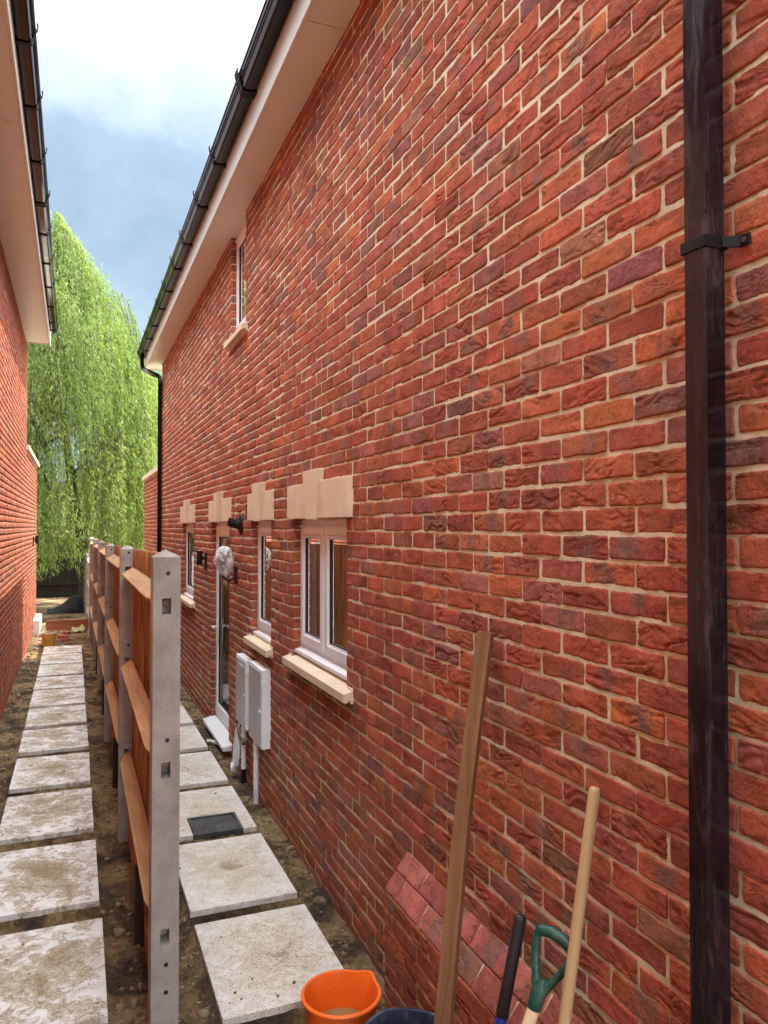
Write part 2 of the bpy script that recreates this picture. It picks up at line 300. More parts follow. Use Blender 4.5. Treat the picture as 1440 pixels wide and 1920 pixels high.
# ------------------------------------------------------------------ mesh building
def root_of(o):
    while o.parent: o = o.parent
    return o
class MB:
    def __init__(s): s.v = []; s.f = []
    def add(s, vs, fs):
        k = len(s.v); s.v += [tuple(map(float, q)) for q in vs]; s.f += [tuple(i + k for i in f) for f in fs]; return s
    def box(s, x0, x1, y0, y1, z0, z1):
        return s.add([(x0,y0,z0),(x1,y0,z0),(x1,y1,z0),(x0,y1,z0),(x0,y0,z1),(x1,y0,z1),(x1,y1,z1),(x0,y1,z1)],
                     [(0,3,2,1),(4,5,6,7),(0,1,5,4),(1,2,6,5),(2,3,7,6),(3,0,4,7)])
    def prism(s, poly, axis, a0, a1):
        """polygon in the two other axes (in order x,y,z without axis) extruded along axis"""
        n = len(poly)
        def P(q, a):
            q = list(q); q.insert(axis, a); return q
        return s.add([P(q, a0) for q in poly] + [P(q, a1) for q in poly],
                     [tuple(range(n)), tuple(range(2*n-1, n-1, -1))] + [(i, i+n, (i+1) % n + n, (i+1) % n) for i in range(n)])
    def tube(s, pts, r, n=12, cap=True, square=None):
        pts = [Vector(p) for p in pts]; rs = r if isinstance(r, (list, tuple)) else [r]*len(pts)
        rings = []; up = None
        for i, p in enumerate(pts):
            a = pts[max(i-1, 0)]; b = pts[min(i+1, len(pts)-1)]
            t = (b - a).normalized()
            if up is None:
                up = Vector((0, 0, 1)) if abs(t.z) < 0.9 else Vector((0, 1, 0))
            e1 = (up - t * up.dot(t)).normalized(); e2 = t.cross(e1); up = e1
            ring = []
            for k in range(n):
                if square:
                    cx, cy = [(1, 1), (-1, 1), (-1, -1), (1, -1)][k]; ring.append(p + e1*cx*square[0]/2 + e2*cy*square[1]/2)
                else:
                    an = 2*math.pi*k/n; ring.append(p + (e1*math.cos(an) + e2*math.sin(an)) * rs[i])
            rings.append(ring)
        vs = [q for ring in rings for q in ring]; fs = []
        for i in range(len(pts)-1):
            for k in range(n):
                fs.append((i*n+k, i*n+(k+1) % n, (i+1)*n+(k+1) % n, (i+1)*n+k))
        if cap: fs += [tuple(range(n-1, -1, -1)), tuple(range((len(pts)-1)*n, len(pts)*n))]
        return s.add(vs, fs)
    def lathe(s, c, prof, n=40, fn=None):
        """prof: (radius, z) list, closed shells allowed; fn(angle, r, z) -> r, z"""
        vs = []; fs = []
        for r, z in prof:
            for k in range(n):
                a = 2*math.pi*k/n; rr, zz = fn(a, r, z) if fn else (r, z)
                vs.append((c[0] + rr*math.cos(a), c[1] + rr*math.sin(a), c[2] + zz))
        for i in range(len(prof)-1):
            for k in range(n): fs.append((i*n+k, i*n+(k+1) % n, (i+1)*n+(k+1) % n, (i+1)*n+k))
        return s.add(vs, fs)
    def build(s, name, mat, parent=None, smooth=False, bevel=0.0, seg=2, **tags):
        off = root_of(parent).location if parent else Vector(tags.pop('at', (0, 0, 0)))
        me = bpy.data.meshes.new(name)
        me.from_pydata([(x-off.x, y-off.y, z-off.z) for x, y, z in s.v], [], s.f)
        me.validate()
        bm = bmesh.new(); bm.from_mesh(me); bmesh.ops.recalc_face_normals(bm, faces=bm.faces); bm.to_mesh(me); bm.free()
        me.materials.append(MB_[mat] if isinstance(mat, str) else mat)
        o = bpy.data.objects.new(name, me); COL.objects.link(o)
        if parent: o.parent = parent
        else: o.location = off
        if smooth:
            me.shade_smooth()
            md = o.modifiers.new('es', 'EDGE_SPLIT'); md.split_angle = R(42)
        if bevel:
            b = o.modifiers.new('bev', 'BEVEL'); b.width = bevel; b.segments = seg; b.limit_method = 'ANGLE'; b.angle_limit = R(40)
        for k, v in tags.items(): o[k] = v
        return o
def npmesh(name, V, F4, mat, parent=None, tint=None, smooth=False, at=(0, 0, 0), vec=False, batch=None):
    """V (n,3), F4 (m,4) numpy arrays"""
    off = np.array(root_of(parent).location if parent else at)
    me = bpy.data.meshes.new(name)
    me.vertices.add(len(V)); me.vertices.foreach_set('co', (V - off).astype(np.float32).ravel())
    m = len(F4)
    me.loops.add(m*4); me.loops.foreach_set('vertex_index', F4.astype(np.int32).ravel())
    me.polygons.add(m); me.polygons.foreach_set('loop_start', np.arange(m, dtype=np.int32)*4)
    if tint is not None:
        if vec:
            a = me.attributes.new('tint', 'FLOAT', 'POINT'); a.data.foreach_set('value', tint.astype(np.float32).ravel())
        else:
            a = me.attributes.new('tint', 'FLOAT_COLOR', 'POINT')
            a.data.foreach_set('color', np.concatenate([tint, np.ones((len(tint), 1))], 1).astype(np.float32).ravel())
    if batch is not None:
        a = me.attributes.new('batch', 'FLOAT_VECTOR', 'POINT'); a.data.foreach_set('vector', batch.astype(np.float32).ravel())
    me.update(calc_edges=True); me.validate()
    if smooth: me.shade_smooth()
    me.materials.append(MB_[mat])
    o = bpy.data.objects.new(name, me); COL.objects.link(o)
    if parent: o.parent = parent
    else: o.location = at
    return o
def thing(name, label, cat, loc=(0, 0, 0), group=None):
    o = bpy.data.objects.new(name, None); COL.objects.link(o); o.location = loc; o.empty_display_size = 0.1
    o['label'] = label; o['category'] = cat
    if group: o['group'] = group
    return o

# ------------------------------------------------------------------ brickwork as geometry
PAL = [((0.41, 0.108, 0.058), 42), ((0.455, 0.130, 0.060), 20), ((0.365, 0.096, 0.060), 24), ((0.30, 0.110, 0.090), 6), ((0.50, 0.150, 0.062), 5), ((0.33, 0.148, 0.090), 3), ((0.385, 0.128, 0.094), 6)]
def brick_list(y0, y1, z0, z1, holes, phase, rng, jz=None):
    out = []
    k0 = math.ceil((z0 - BED) / CH - 1e-6); k1 = math.floor((z1 - BED) / CH + 1e-6)
    for k in range(k0, k1):
        zb = BED + k*CH; off = phase + (0.1125 if k % 2 else 0.0) + rng.uniform(-0.004, 0.004)
        n0 = math.floor((y0 - off) / 0.225); n1 = math.ceil((y1 - off) / 0.225)
        row = []
        for n in range(n0, n1):
            a = off + n*0.225; segs = [(max(a, y0), min(a + 0.225, y1), a < y0, a + 0.225 > y1)]
            for hy0, hy1, hz0, hz1 in holes:
                if zb + CH*0.5 < hz0 or zb + CH*0.5 > hz1: continue
                ns = []
                for p, q, e0, e1 in segs:
                    if q <= hy0 or p >= hy1: ns.append((p, q, e0, e1)); continue
                    if p < hy0: ns.append((p, hy0, e0, True))
                    if q > hy1: ns.append((hy1, q, True, e1))
                segs = ns
            for p, q, e0, e1 in segs:
                row.append([p, q, e0, e1])
        # no slivers beside openings: a short closer joins its neighbour
        row.sort(); merged = []
        for sgm in row:
            if merged and abs(merged[-1][1] - sgm[0]) < 1e-6 and (sgm[1] - sgm[0] < 0.07 or (merged[-1][2] and merged[-1][1] - merged[-1][0] < 0.07)):
                merged[-1][1] = sgm[1]; merged[-1][3] = sgm[3]
            else: merged.append(sgm)
        for p, q, e0, e1 in merged:
                if q - p < 0.022: continue
                out.append((p + (0 if e0 else 0.0048), q - (0 if e1 else 0.0048), zb + 0.0052, zb + CH - 0.0052, e0 or e1))
    return out
def brick_wall(name, x0, sgn, bricks, res_fn, parent, seed=1, slope=0.0, rough=1.0, palette=None, bright=1.0, deep=0.055, top_x=None):
    """brick faces on the plane x = x0 with outward normal sgn along x; slope: extra outward travel from top to foot of a brick"""
    rng = np.random.default_rng(seed)
    palette = palette or PAL
    cols = np.array([c for c, w in palette]); wts = np.array([w for c, w in palette], float); wts /= wts.sum()
    groups = {}
    for b in bricks: groups.setdefault(res_fn(b), []).append(b)
    VV, FF, TT, BB = [], [], [], []; base = 0
    for (nu, nv), bl in groups.items():
        B = np.array([b[:4] for b in bl]); nb = len(B)
        ed = np.array([b[4] for b in bl])
        jit = rng.normal(0, 0.0016, (nb, 4)) * rough; jit[ed] *= 0.2
        B = B + np.clip(jit, -0.003, 0.003)
        L = (B[:, 1] - B[:, 0])[:, None, None]; H = (B[:, 3] - B[:, 2])[:, None, None]
        def axis(n, ln):
            if n < 8: return np.linspace(0, 1, n)
            e1, e2 = 0.0028/ln, 0.007/ln
            return np.concatenate([[0, e1], np.linspace(e2, 1-e2, n-4), [1-e1, 1]])
        u = axis(nu, 0.215)[None, None, :]; v = axis(nv, 0.065)[None, :, None]
        s = L*u; t = H*v
        sd = rng.uniform(0, 900, (nb, 1, 1)); sd2 = rng.uniform(0, 900, (nb, 1, 1))
        S = s + sd; T = t + sd2
        S, T = np.broadcast_arrays(S, T)
        e = np.minimum(np.minimum(s, L - s), np.minimum(t, H - t))
        bev = 0.0026 * np.clip(1 - e/0.0045, 0, 1)**2 * (1 if nu >= 8 else 0)
        wob = 0.0029*rough
        du = vn(S*22, T*22, 3.3)*wob + vn(S*70, T*70, 5.1)*wob*0.4
        dv = vn(S*16, T*26, 7.7)*wob + vn(S*75, T*60, 9.2)*wob*0.4
        cr = rng.uniform(-0.30, 0.50, (nb, 1, 1))
        wy = vn(S*16, T*16, 1.5)*0.022; wx = vn(S*14, T*20, 2.5)*0.03
        ph = rng.uniform(-0.35, 0.35, (nb, 1, 1))
        TT2 = T + wy + ph*S
        c1 = vn((S+wx)*9, TT2*62, 4.4)
        c2 = vn((S+wx)*24, TT2*95, 8.4)
        ridge = np.exp(-(c1/0.13)**2) + 0.6*np.exp(-(c2/0.16)**2)
        mask = sstep(0.0, 0.35, vn(S*8, T*15, 6.6) + cr)
        saw = (c1 > 0) * np.clip(1 - c1*1.2, 0, 1)
        sc_ = np.clip(1 - np.minimum(s, L-s)/0.011, 0, 1)*np.clip(1 - np.minimum(t, H-t)/0.011, 0, 1)*0.0020*rough*(~ed)[:, None, None]
        du = du + sc_*np.sign(0.5-u); dv = dv + sc_*np.sign(0.5-v)
        dep = rough*(0.0030*ridge*mask + 0.0012*saw*mask + 0.0011*vn(S*12, T*25, 0.4) + 0.0007*vn(S*55, T*70, 0.9))
        if nu < 20: dep = dep*0.6
        tilt = rng.normal(0, 0.0013, (nb, 1, 1))*(u-0.5)*2*rough + rng.normal(0, 0.0012, (nb, 1, 1))*rough
        Y = B[:, 0][:, None, None] + s + du
        Z = B[:, 2][:, None, None] + t + dv
        out = np.maximum(-dep + tilt, -0.0038) - bev + slope*(1 - v)
        X = np.broadcast_to(x0 + sgn*out, Y.shape)
        ci = rng.choice(len(cols), nb, p=wts)
        col = cols[ci]*rng.uniform(0.86, 1.14, (nb, 1))*bright*(1 + rng.normal(0, 0.05, (nb, 3)))
        col = col[:, None, None, :]*(1 + 0.16*vn(S*14, T*24, 11.0)[..., None])
        kiss = (rng.random(nb) < 0.24).astype(float)[:, None, None]
        w0 = rng.uniform(0.12, 0.42, (nb, 1, 1)); w1 = w0 + rng.uniform(0.28, 0.5, (nb, 1, 1))
        uu = u + vn(S*30, T*40, 13.0)*0.07
        kb = kiss*sstep(-0.05, 0.06, uu-w0)*sstep(-0.05, 0.06, w1-uu)*np.clip(0.62 + 0.5*vn(S*40, T*50, 14.0), 0, 0.9)
        kc = np.array([0.25, 0.135, 0.105])*bright
        col = col*(1-kb[..., None]) + kc*kb[..., None]
        burn_shade = np.clip(ridge*mask, 0, 1)*(0.26 if nu >= 20 else 0.20)*rough  # creases darkened in the colour: painted shade along with burnt sand
        col = col*(1 - burn_shade[..., None])
        front = np.stack([X, Y, Z], -1)
        # ring going back into the bed
        ring = [(0, i) for i in range(nu)] + [(j, nu-1) for j in range(1, nv)] + [(nv-1, i) for i in range(nu-2, -1, -1)] + [(j, 0) for j in range(nv-2, 0, -1)]
        rj = np.array([r[0] for r in ring]); ri = np.array([r[1] for r in ring])
        back = front[:, rj, ri, :].copy()
        dd = np.where(ed, deep, 0.02)[:, None]
        back[:, :, 0] -= sgn*dd
        nf, nr = nu*nv, len(ring)
        V = np.concatenate([front.reshape(nb, nf, 3), back], 1)
        C = np.concatenate([col.reshape(nb, nf, 3), col[:, rj, ri, :]], 1)
        jj, ii = np.meshgrid(np.arange(nv-1), np.arange(nu-1), indexing='ij')
        q = np.stack([jj*nu+ii, jj*nu+ii+1, (jj+1)*nu+ii+1, (jj+1)*nu+ii], -1).reshape(-1, 4)
        fi = rj*nu + ri; nx = np.roll(np.arange(nr), -1)
        q2 = np.stack([fi, nf+np.arange(nr), nf+nx, fi[nx]], -1)
        q = np.concatenate([q, q2], 0)
        if sgn < 0: q = q[:, ::-1]
        F = q[None] + (np.arange(nb)*(nf+nr))[:, None, None] + base
        VV.append(V.reshape(-1, 3)); FF.append(F.reshape(-1, 4)); TT.append(C.reshape(-1, 3)); base += nb*(nf+nr)
        BB.append(np.repeat(rng.uniform(-40, 40, (nb, 1, 3)), nf+nr, 1).reshape(-1, 3))
    return npmesh(name, np.concatenate(VV), np.concatenate(FF), 'brick', parent, np.concatenate(TT), smooth=False, batch=np.concatenate(BB))
def mortar_sheet(x, sgn, y0, y1, z0, z1, holes, parent, depth=0.06):
    ys = sorted({y0, y1, *[h[0]-0.004 for h in holes], *[h[1]+0.004 for h in holes]}); zs = sorted({z0, z1, *[h[2] for h in holes], *[h[3] for h in holes]})
    m = MB()
    def hole(y, z): return any(h[0]-0.004 < y < h[1]+0.004 and h[2] < z < h[3] for h in holes)
    for a, b in zip(ys, ys[1:]):
        for c, d in zip(zs, zs[1:]):
            if not hole((a+b)/2, (c+d)/2): m.add([(x, a, c), (x, b, c), (x, b, d), (x, a, d)], [(0, 1, 2, 3)])
    for h in holes:
        xb = x - sgn*depth
        for y in (h[0]-0.004, h[1]+0.004): m.add([(x, y, h[2]), (xb, y, h[2]), (xb, y, h[3]), (x, y, h[3])], [(0, 1, 2, 3)])
        m.add([(x, h[0], h[3]), (xb, h[0], h[3]), (xb, h[1], h[3]), (x, h[1], h[3])], [(0, 1, 2, 3)])
        m.add([(x, h[0], h[2]), (xb, h[0], h[2]), (xb, h[1], h[2]), (x, h[1], h[2])], [(0, 1, 2, 3)])
    return m.build('mortar_joints', 'mortar', parent)

# ------------------------------------------------------------------ right house
def zc(k): return BED + k*CH
HEND, EEND = 13.62, 17.1
EAVE = 4.945
WIN = [  # y0, y1, z0, z1, kind, casements
    (3.99, 5.10, zc(-11), zc(1), 'w', 2),
    (5.735, 6.41, zc(-12), zc(1), 'w', 1),
    (7.42, 8.43, 0.10, zc(1), 'd', 1),
    (9.79, 10.82, zc(-12), zc(1), 'w', 1),
    (6.70, 7.37, zc(24), EAVE + 0.2, 'u', 1)]
holes = [(w[0], w[1], w[2] - (CH if w[4] != 'd' else 0), w[3]) for w in WIN]
rngp = random.Random(5)
house = thing('brick_house', 'red brick house with white windows and pale stone lintels, filling the right side', 'house', (3, 6, 0))
bl = brick_list(-2.0, HEND, zc(-29), EAVE + 0.06, holes, 1.88 - 9*0.225, rngp)
def res_main(b):
    y = (b[0] + b[1])/2; z = b[2]
    if y < 0.9: return (6, 3)
    if y < 3.0: return (56, 18)
    if y < 5.4: return (26, 10)
    if y < 8.5: return (14, 7)
    return (8, 5)
brick_wall('brick_wall', D, -1, bl, res_main, house, 3)
mortar_sheet(D + 0.0043, -1, -2.0, HEND, -0.3, EAVE + 0.06, holes, house, 0.055)
# single-storey end
bl = brick_list(HEND + 0.01, EEND, zc(-29), 3.14, [], 0.03, rngp)
brick_wall('brick_wall', D, -1, bl, lambda b: (6, 4), house, 4)
mortar_sheet(D + 0.0043, -1, HEND + 0.001, EEND, -0.3, 3.14, [], house)
MB().box(D + 0.20, 9, -2.0, HEND, -0.3, EAVE + 0.25).build('inner_wall', 'wallbrick', house)
MB().box(D + 0.02, 9, HEND + 0.003, EEND, -0.3, 3.135).build('extension_wall', 'wallbrick', house)
m = MB(); m.box(D - 0.04, D + 0.30, HEND + 0.005, EEND + 0.04, 3.14, 3.225); m.box(D + 0.31, 9, HEND + 0.005, EEND + 0.04, 3.14, 3.225)
m.build('coping', 'stone', house, bevel=0.006)
MB().box(D + 0.02, D + 0.19, -2.02, -1.995, -0.3, EAVE).build('gable_return', 'wallbrick', house)
MB().box(D + 0.012, D + 0.19, HEND - 0.005, HEND + 0.002, -0.3, EAVE).build('gable_return', 'wallbrick', house)
# plinth pier with two weathered courses
PY = 3.17
for nm, xt, k, sd in (('plinth_course', D, -20, 21), ('plinth_course', D - 0.055, -21, 22)):
    zb = zc(k); lst = []
    off = 0.0 if k % 2 else 0.1125
    y = PY
    first = True
    while y > -2.0:
        ln = 0.1125 if (first and k % 2) else 0.225
        lst.append((y - ln + 0.0035, y - (0.0 if first else 0.0035), zb + 0.004, zb + CH - 0.002, True)); y -= ln; first = False
    pal = [((0.40, 0.120, 0.090), 5), ((0.44, 0.135, 0.10), 4), ((0.34, 0.135, 0.095), 1)]
    brick_wall(nm, xt, -1, lst, lambda b: (46, 14) if b[1] > 0.9 else (8, 4), house, sd, slope=0.055, rough=0.33, palette=pal, deep=0.06)
    MB().prism([(xt - 0.0465, zb + 0.001), (xt + 0.0, zb + CH - 0.006), (D + 0.01, zb + CH - 0.006), (D + 0.01, zb + 0.001)], 1, -2.0, PY - 0.006).build('mortar_joints', 'mortar', house)
bl = brick_list(-2.0, PY, zc(-29), zc(-21), [], PY - 15*0.225, rngp)
brick_wall('brick_pier', D - 0.11, -1, bl, lambda b: (40, 14) if b[1] > 1.2 else (8, 4), house, 23, deep=0.10)
MB().box(D - 0.1035, D + 0.004, -2.0, PY - 0.004, -0.3, zc(-21) - 0.003).build('mortar_joints', 'mortar', house)

# soffit, fascia
SX = 1.14
cuts = [-2.3, -0.9, 4.03, 9.2, 14.08]
for a, b in zip(cuts, cuts[1:]):
    MB().box(SX + 0.022, D + 0.2, a + 0.003, b - 0.003, EAVE, EAVE + 0.01).build('soffit_board', 'fascia', house, bevel=0.001, seg=1)
MB().box(SX + 0.03, D + 0.15, -2.3, 14.05, EAVE + 0.011, EAVE + 0.016).build('soffit_backing', 'gasket', house)
cuts = [-2.3, 0.7, 5.7, 10.7, 14.1]
for a, b in zip(cuts, cuts[1:]):
    m = MB(); m.box(SX, SX + 0.02, a + 0.001, b - 0.001, EAVE - 0.012, EAVE + 0.26)
    m.build('fascia_board', 'fascia', house, bevel=0.003)
MB().box(SX + 0.021, D + 0.25, 14.085, 14.1, EAVE - 0.012, EAVE + 0.3).build('box_end', 'fascia', house)
MB().prism([(SX - 0.03, EAVE + 0.27), (SX - 0.03, EAVE + 0.30), (5.6, EAVE + 3.9), (9.9, EAVE + 0.30), (9.9, EAVE + 0.27), (5.6, EAVE + 3.86)], 1, -2.3, 14.15).build('roof', 'roof', house)
MB().prism([(D + 0.2, EAVE + 0.27), (5.6, EAVE + 3.6), (9.0, EAVE + 0.27)], 1, -1.95, HEND - 0.02).build('gable_wall', 'wallbrick', house)

GP = [(0.006, 0.105), (0.006, 0.022), (0.016, 0.004), (0.080, 0.0), (0.093, 0.006), (0.099, 0.022), (0.103, 0.046), (0.111, 0.052), (0.111, 0.070), (0.118, 0.076), (0.118, 0.100), (0.124, 0.106), (0.124, 0.116)]
def profile_shell(prof, th):
    pts = [Vector(p) for p in prof]; inner = []
    for i, p in enumerate(pts):
        a = pts[max(i-1, 0)]; b = pts[min(i+1, len(pts)-1)]; t = (b - a).normalized()
        inner.append(p + Vector((-t.y, t.x))*th)
    return [tuple(p) for p in pts] + [tuple(p) for p in reversed(inner)]
def shell_prism(m, prof, th, fx, y0, y1):
    outer = [Vector(p) for p in prof]; inner = []
    for i, p in enumerate(outer):
        a = outer[max(i-1, 0)]; b = outer[min(i+1, len(outer)-1)]; t = (b - a).normalized()
        inner.append(p + Vector((-t.y, t.x))*th)
    n = len(outer)
    vs = [fx(p.x, y0, p.y) for p in outer] + [fx(p.x, y0, p.y) for p in inner] + [fx(p.x, y1, p.y) for p in outer] + [fx(p.x, y1, p.y) for p in inner]
    fs = []
    for i in range(n-1):
        fs += [(i, i+1, 2*n+i+1, 2*n+i), (n+i, 3*n+i, 3*n+i+1, n+i+1), (i, n+i, n+i+1, i+1), (2*n+i, 2*n+i+1, 3*n+i+1, 3*n+i)]
    fs += [(0, 2*n, 3*n, n), (n-1, 2*n-1, 4*n-1, 3*n-1)]
    return m.add(vs, fs)
def gutter(parent, x, sgn, zb, y0, y1, brk, unions):
    fx = lambda a, y, z: (x + sgn*a, y, zb + z)
    m = MB(); shell_prism(m, GP, 0.003, fx, y0, y1)
    poly = [(x + sgn*p[0], zb + p[1]) for p in GP]
    m.prism(poly, 1, y1, y1 + 0.004)
    g = m.build('gutter', 'black', parent)
    BP = [(a + (0.008 if a > 0.05 else (0.001 if a > 0.01 else -0.004)), z - 0.009) for a, z in GP]
    BP = [(0.001, 0.10), (0.001, -0.004)] + BP[2:-1] + [(0.135, 0.108), (0.140, 0.134), (0.132, 0.142)]
    for y in brk:
        b = MB(); shell_prism(b, BP, 0.0045, fx, y - 0.017, y + 0.017)
        b.prism([(x + sgn*0.001, zb - 0.012), (x + sgn*0.001, zb + 0.012), (x + sgn*0.03, zb - 0.001), (x + sgn*0.022, zb - 0.006)], 1, y - 0.016, y + 0.016)
        b.build('gutter_bracket', 'matblack', g)
    for y in unions:
        b = MB()
        for d in (-0.04, 0.02): shell_prism(b, BP, 0.006, fx, y + d, y + d + 0.022)
        BQ = [(a, z + 0.0015) for a, z in BP]; shell_prism(b, BQ, 0.004, fx, y - 0.018, y + 0.02)
        b.build('gutter_joint', 'matblack', g)
    return g
gutter(house, SX, -1, 5.125, -2.3, 14.15, [0.3, 1.25, 2.2, 3.15, 4.12, 6.3, 7.2, 8.22, 9.05, 9.95, 10.8, 11.75, 12.6, 13.45, 14.0], [5.18])

# near square downpipe
m = MB()
px0, px1, py0, py1 = 1.300, 1.365, 1.313, 1.378
m.box(px0, px1, py0, py1, 0.05, 5.13)
dp = m.build('downpipe', 'downpipe', house, bevel=0.006, seg=1)
for zb in (2.80, 0.95, 4.6):
    m = MB()
    m.box(px0 - 0.004, px1 + 0.002, py0 - 0.004, py1 + 0.004, zb - 0.014, zb + 0.014)
    for s, ya in ((-1, py0 - 0.0045), (1, py1 + 0.0045)):
        m.prism([(px1 - 0.02, ya), (D - 0.012, ya + s*0.014), (D - 0.004, ya + s*0.018), (D - 0.004, ya + s*0.046), (D - 0.010, ya + s*0.046), (D - 0.012, ya + s*0.022), (px1 - 0.02, ya + s*0.004)], 2, zb - 0.013, zb + 0.013)
    cl = m.build('pipe_clip', 'matblack', dp, bevel=0.0015)
    for ya in (py0 - 0.037, py1 + 0.037):
        MB().tube([(D - 0.010, ya, zb), (D - 0.014, ya, zb)], 0.006, 10).build('clip_screw', 'steel', dp)
# far round downpipe
m = MB()
px, pyy = D - 0.045, 13.46
pts = [(1.075, 13.82, 5.13), (1.075, 13.82, 5.0), (1.08, 13.81, 4.93), (1.11, 13.77, 4.86), (1.30, 13.52, 4.73), (1.335, 13.47, 4.69), (px, pyy, 4.60), (px, pyy, 0.03)]
m.tube(pts, 0.034, 4, square=(0.064, 0.064))
fd = m.build('downpipe', 'black', house, bevel=0.004)
for zb in (4.35, 2.5, 0.9):
    MB().box(px - 0.037, px + 0.037, pyy - 0.06, pyy + 0.06, zb - 0.013, zb + 0.013).build('pipe_clip', 'matblack', fd, bevel=0.002)

def stone_head(parent, y0, y1, k0, k1, kt=0.055):
    c = (y0 + y1)/2 + 0.025; z0, z1 = zc(1) - 0.003, zc(1) + 0.222
    h = MB(); h.box(D - 0.030, D + 0.07, y0, k0[0] + 0.07, z0, z1); h.box(D - 0.030, D + 0.07, k1[0] - 0.07, y1, z0, z1)
    o = MB()
    a0, a1 = k0; b0, b1 = k1  # a: near side (bottom,top), b: far side
    h = MB()
    h.prism([(y0, z0), (a0 - 0.002, z0), (a1 - 0.0035 + (a0-a1)*0.28, z1), (y0, z1)], 0, D - 0.030, D + 0.07)
    h.prism([(y1, z0), (b0 + 0.002, z0), (b1 + 0.0035 + (b0-b1)*0.28, z1), (y1, z1)], 0, D - 0.030, D + 0.07)
    lin = h.build('stone_lintel', 'stone', parent, bevel=0.004)
    MB().prism([(a0, z0 - 0.008), (b0, z0 - 0.008), (b1, z1 + 0.072), (a1, z1 + 0.072)], 0, D - kt, D + 0.07).build('keystone', 'stone', lin, bevel=0.004)
def sill(parent, y0, y1, zt, split=None):
    def prof(zf): return [(D - 0.055, zf), (D - 0.055, zf - 0.048), (D - 0.030, zf - 0.048), (D - 0.030, zf - 0.038), (D - 0.015, zf - 0.038), (D - 0.015, zf - 0.055), (D + 0.005, zf - 0.055), (D + 0.005, zf - 0.105), (D + 0.075, zf - 0.105), (D + 0.075, zf + 0.034)]
    pieces = [(y0, y1)] if not split else [(y0, split - 0.001), (split + 0.001, y1)]
    m = MB()
    for a, b in pieces: m.prism(prof(zt), 1, a, b)
    # stooled ends under the jambs
    for a, b in ((y0, y0 + 0.095), (y1 - 0.07, y1)): m.prism([(D - 0.006, zt - 0.004), (D + 0.054, zt - 0.004), (D + 0.054, zt + 0.036), (D - 0.006, zt + 0.024)], 1, a, b)
    m.build('stone_sill', 'stone', parent, bevel=0.003)
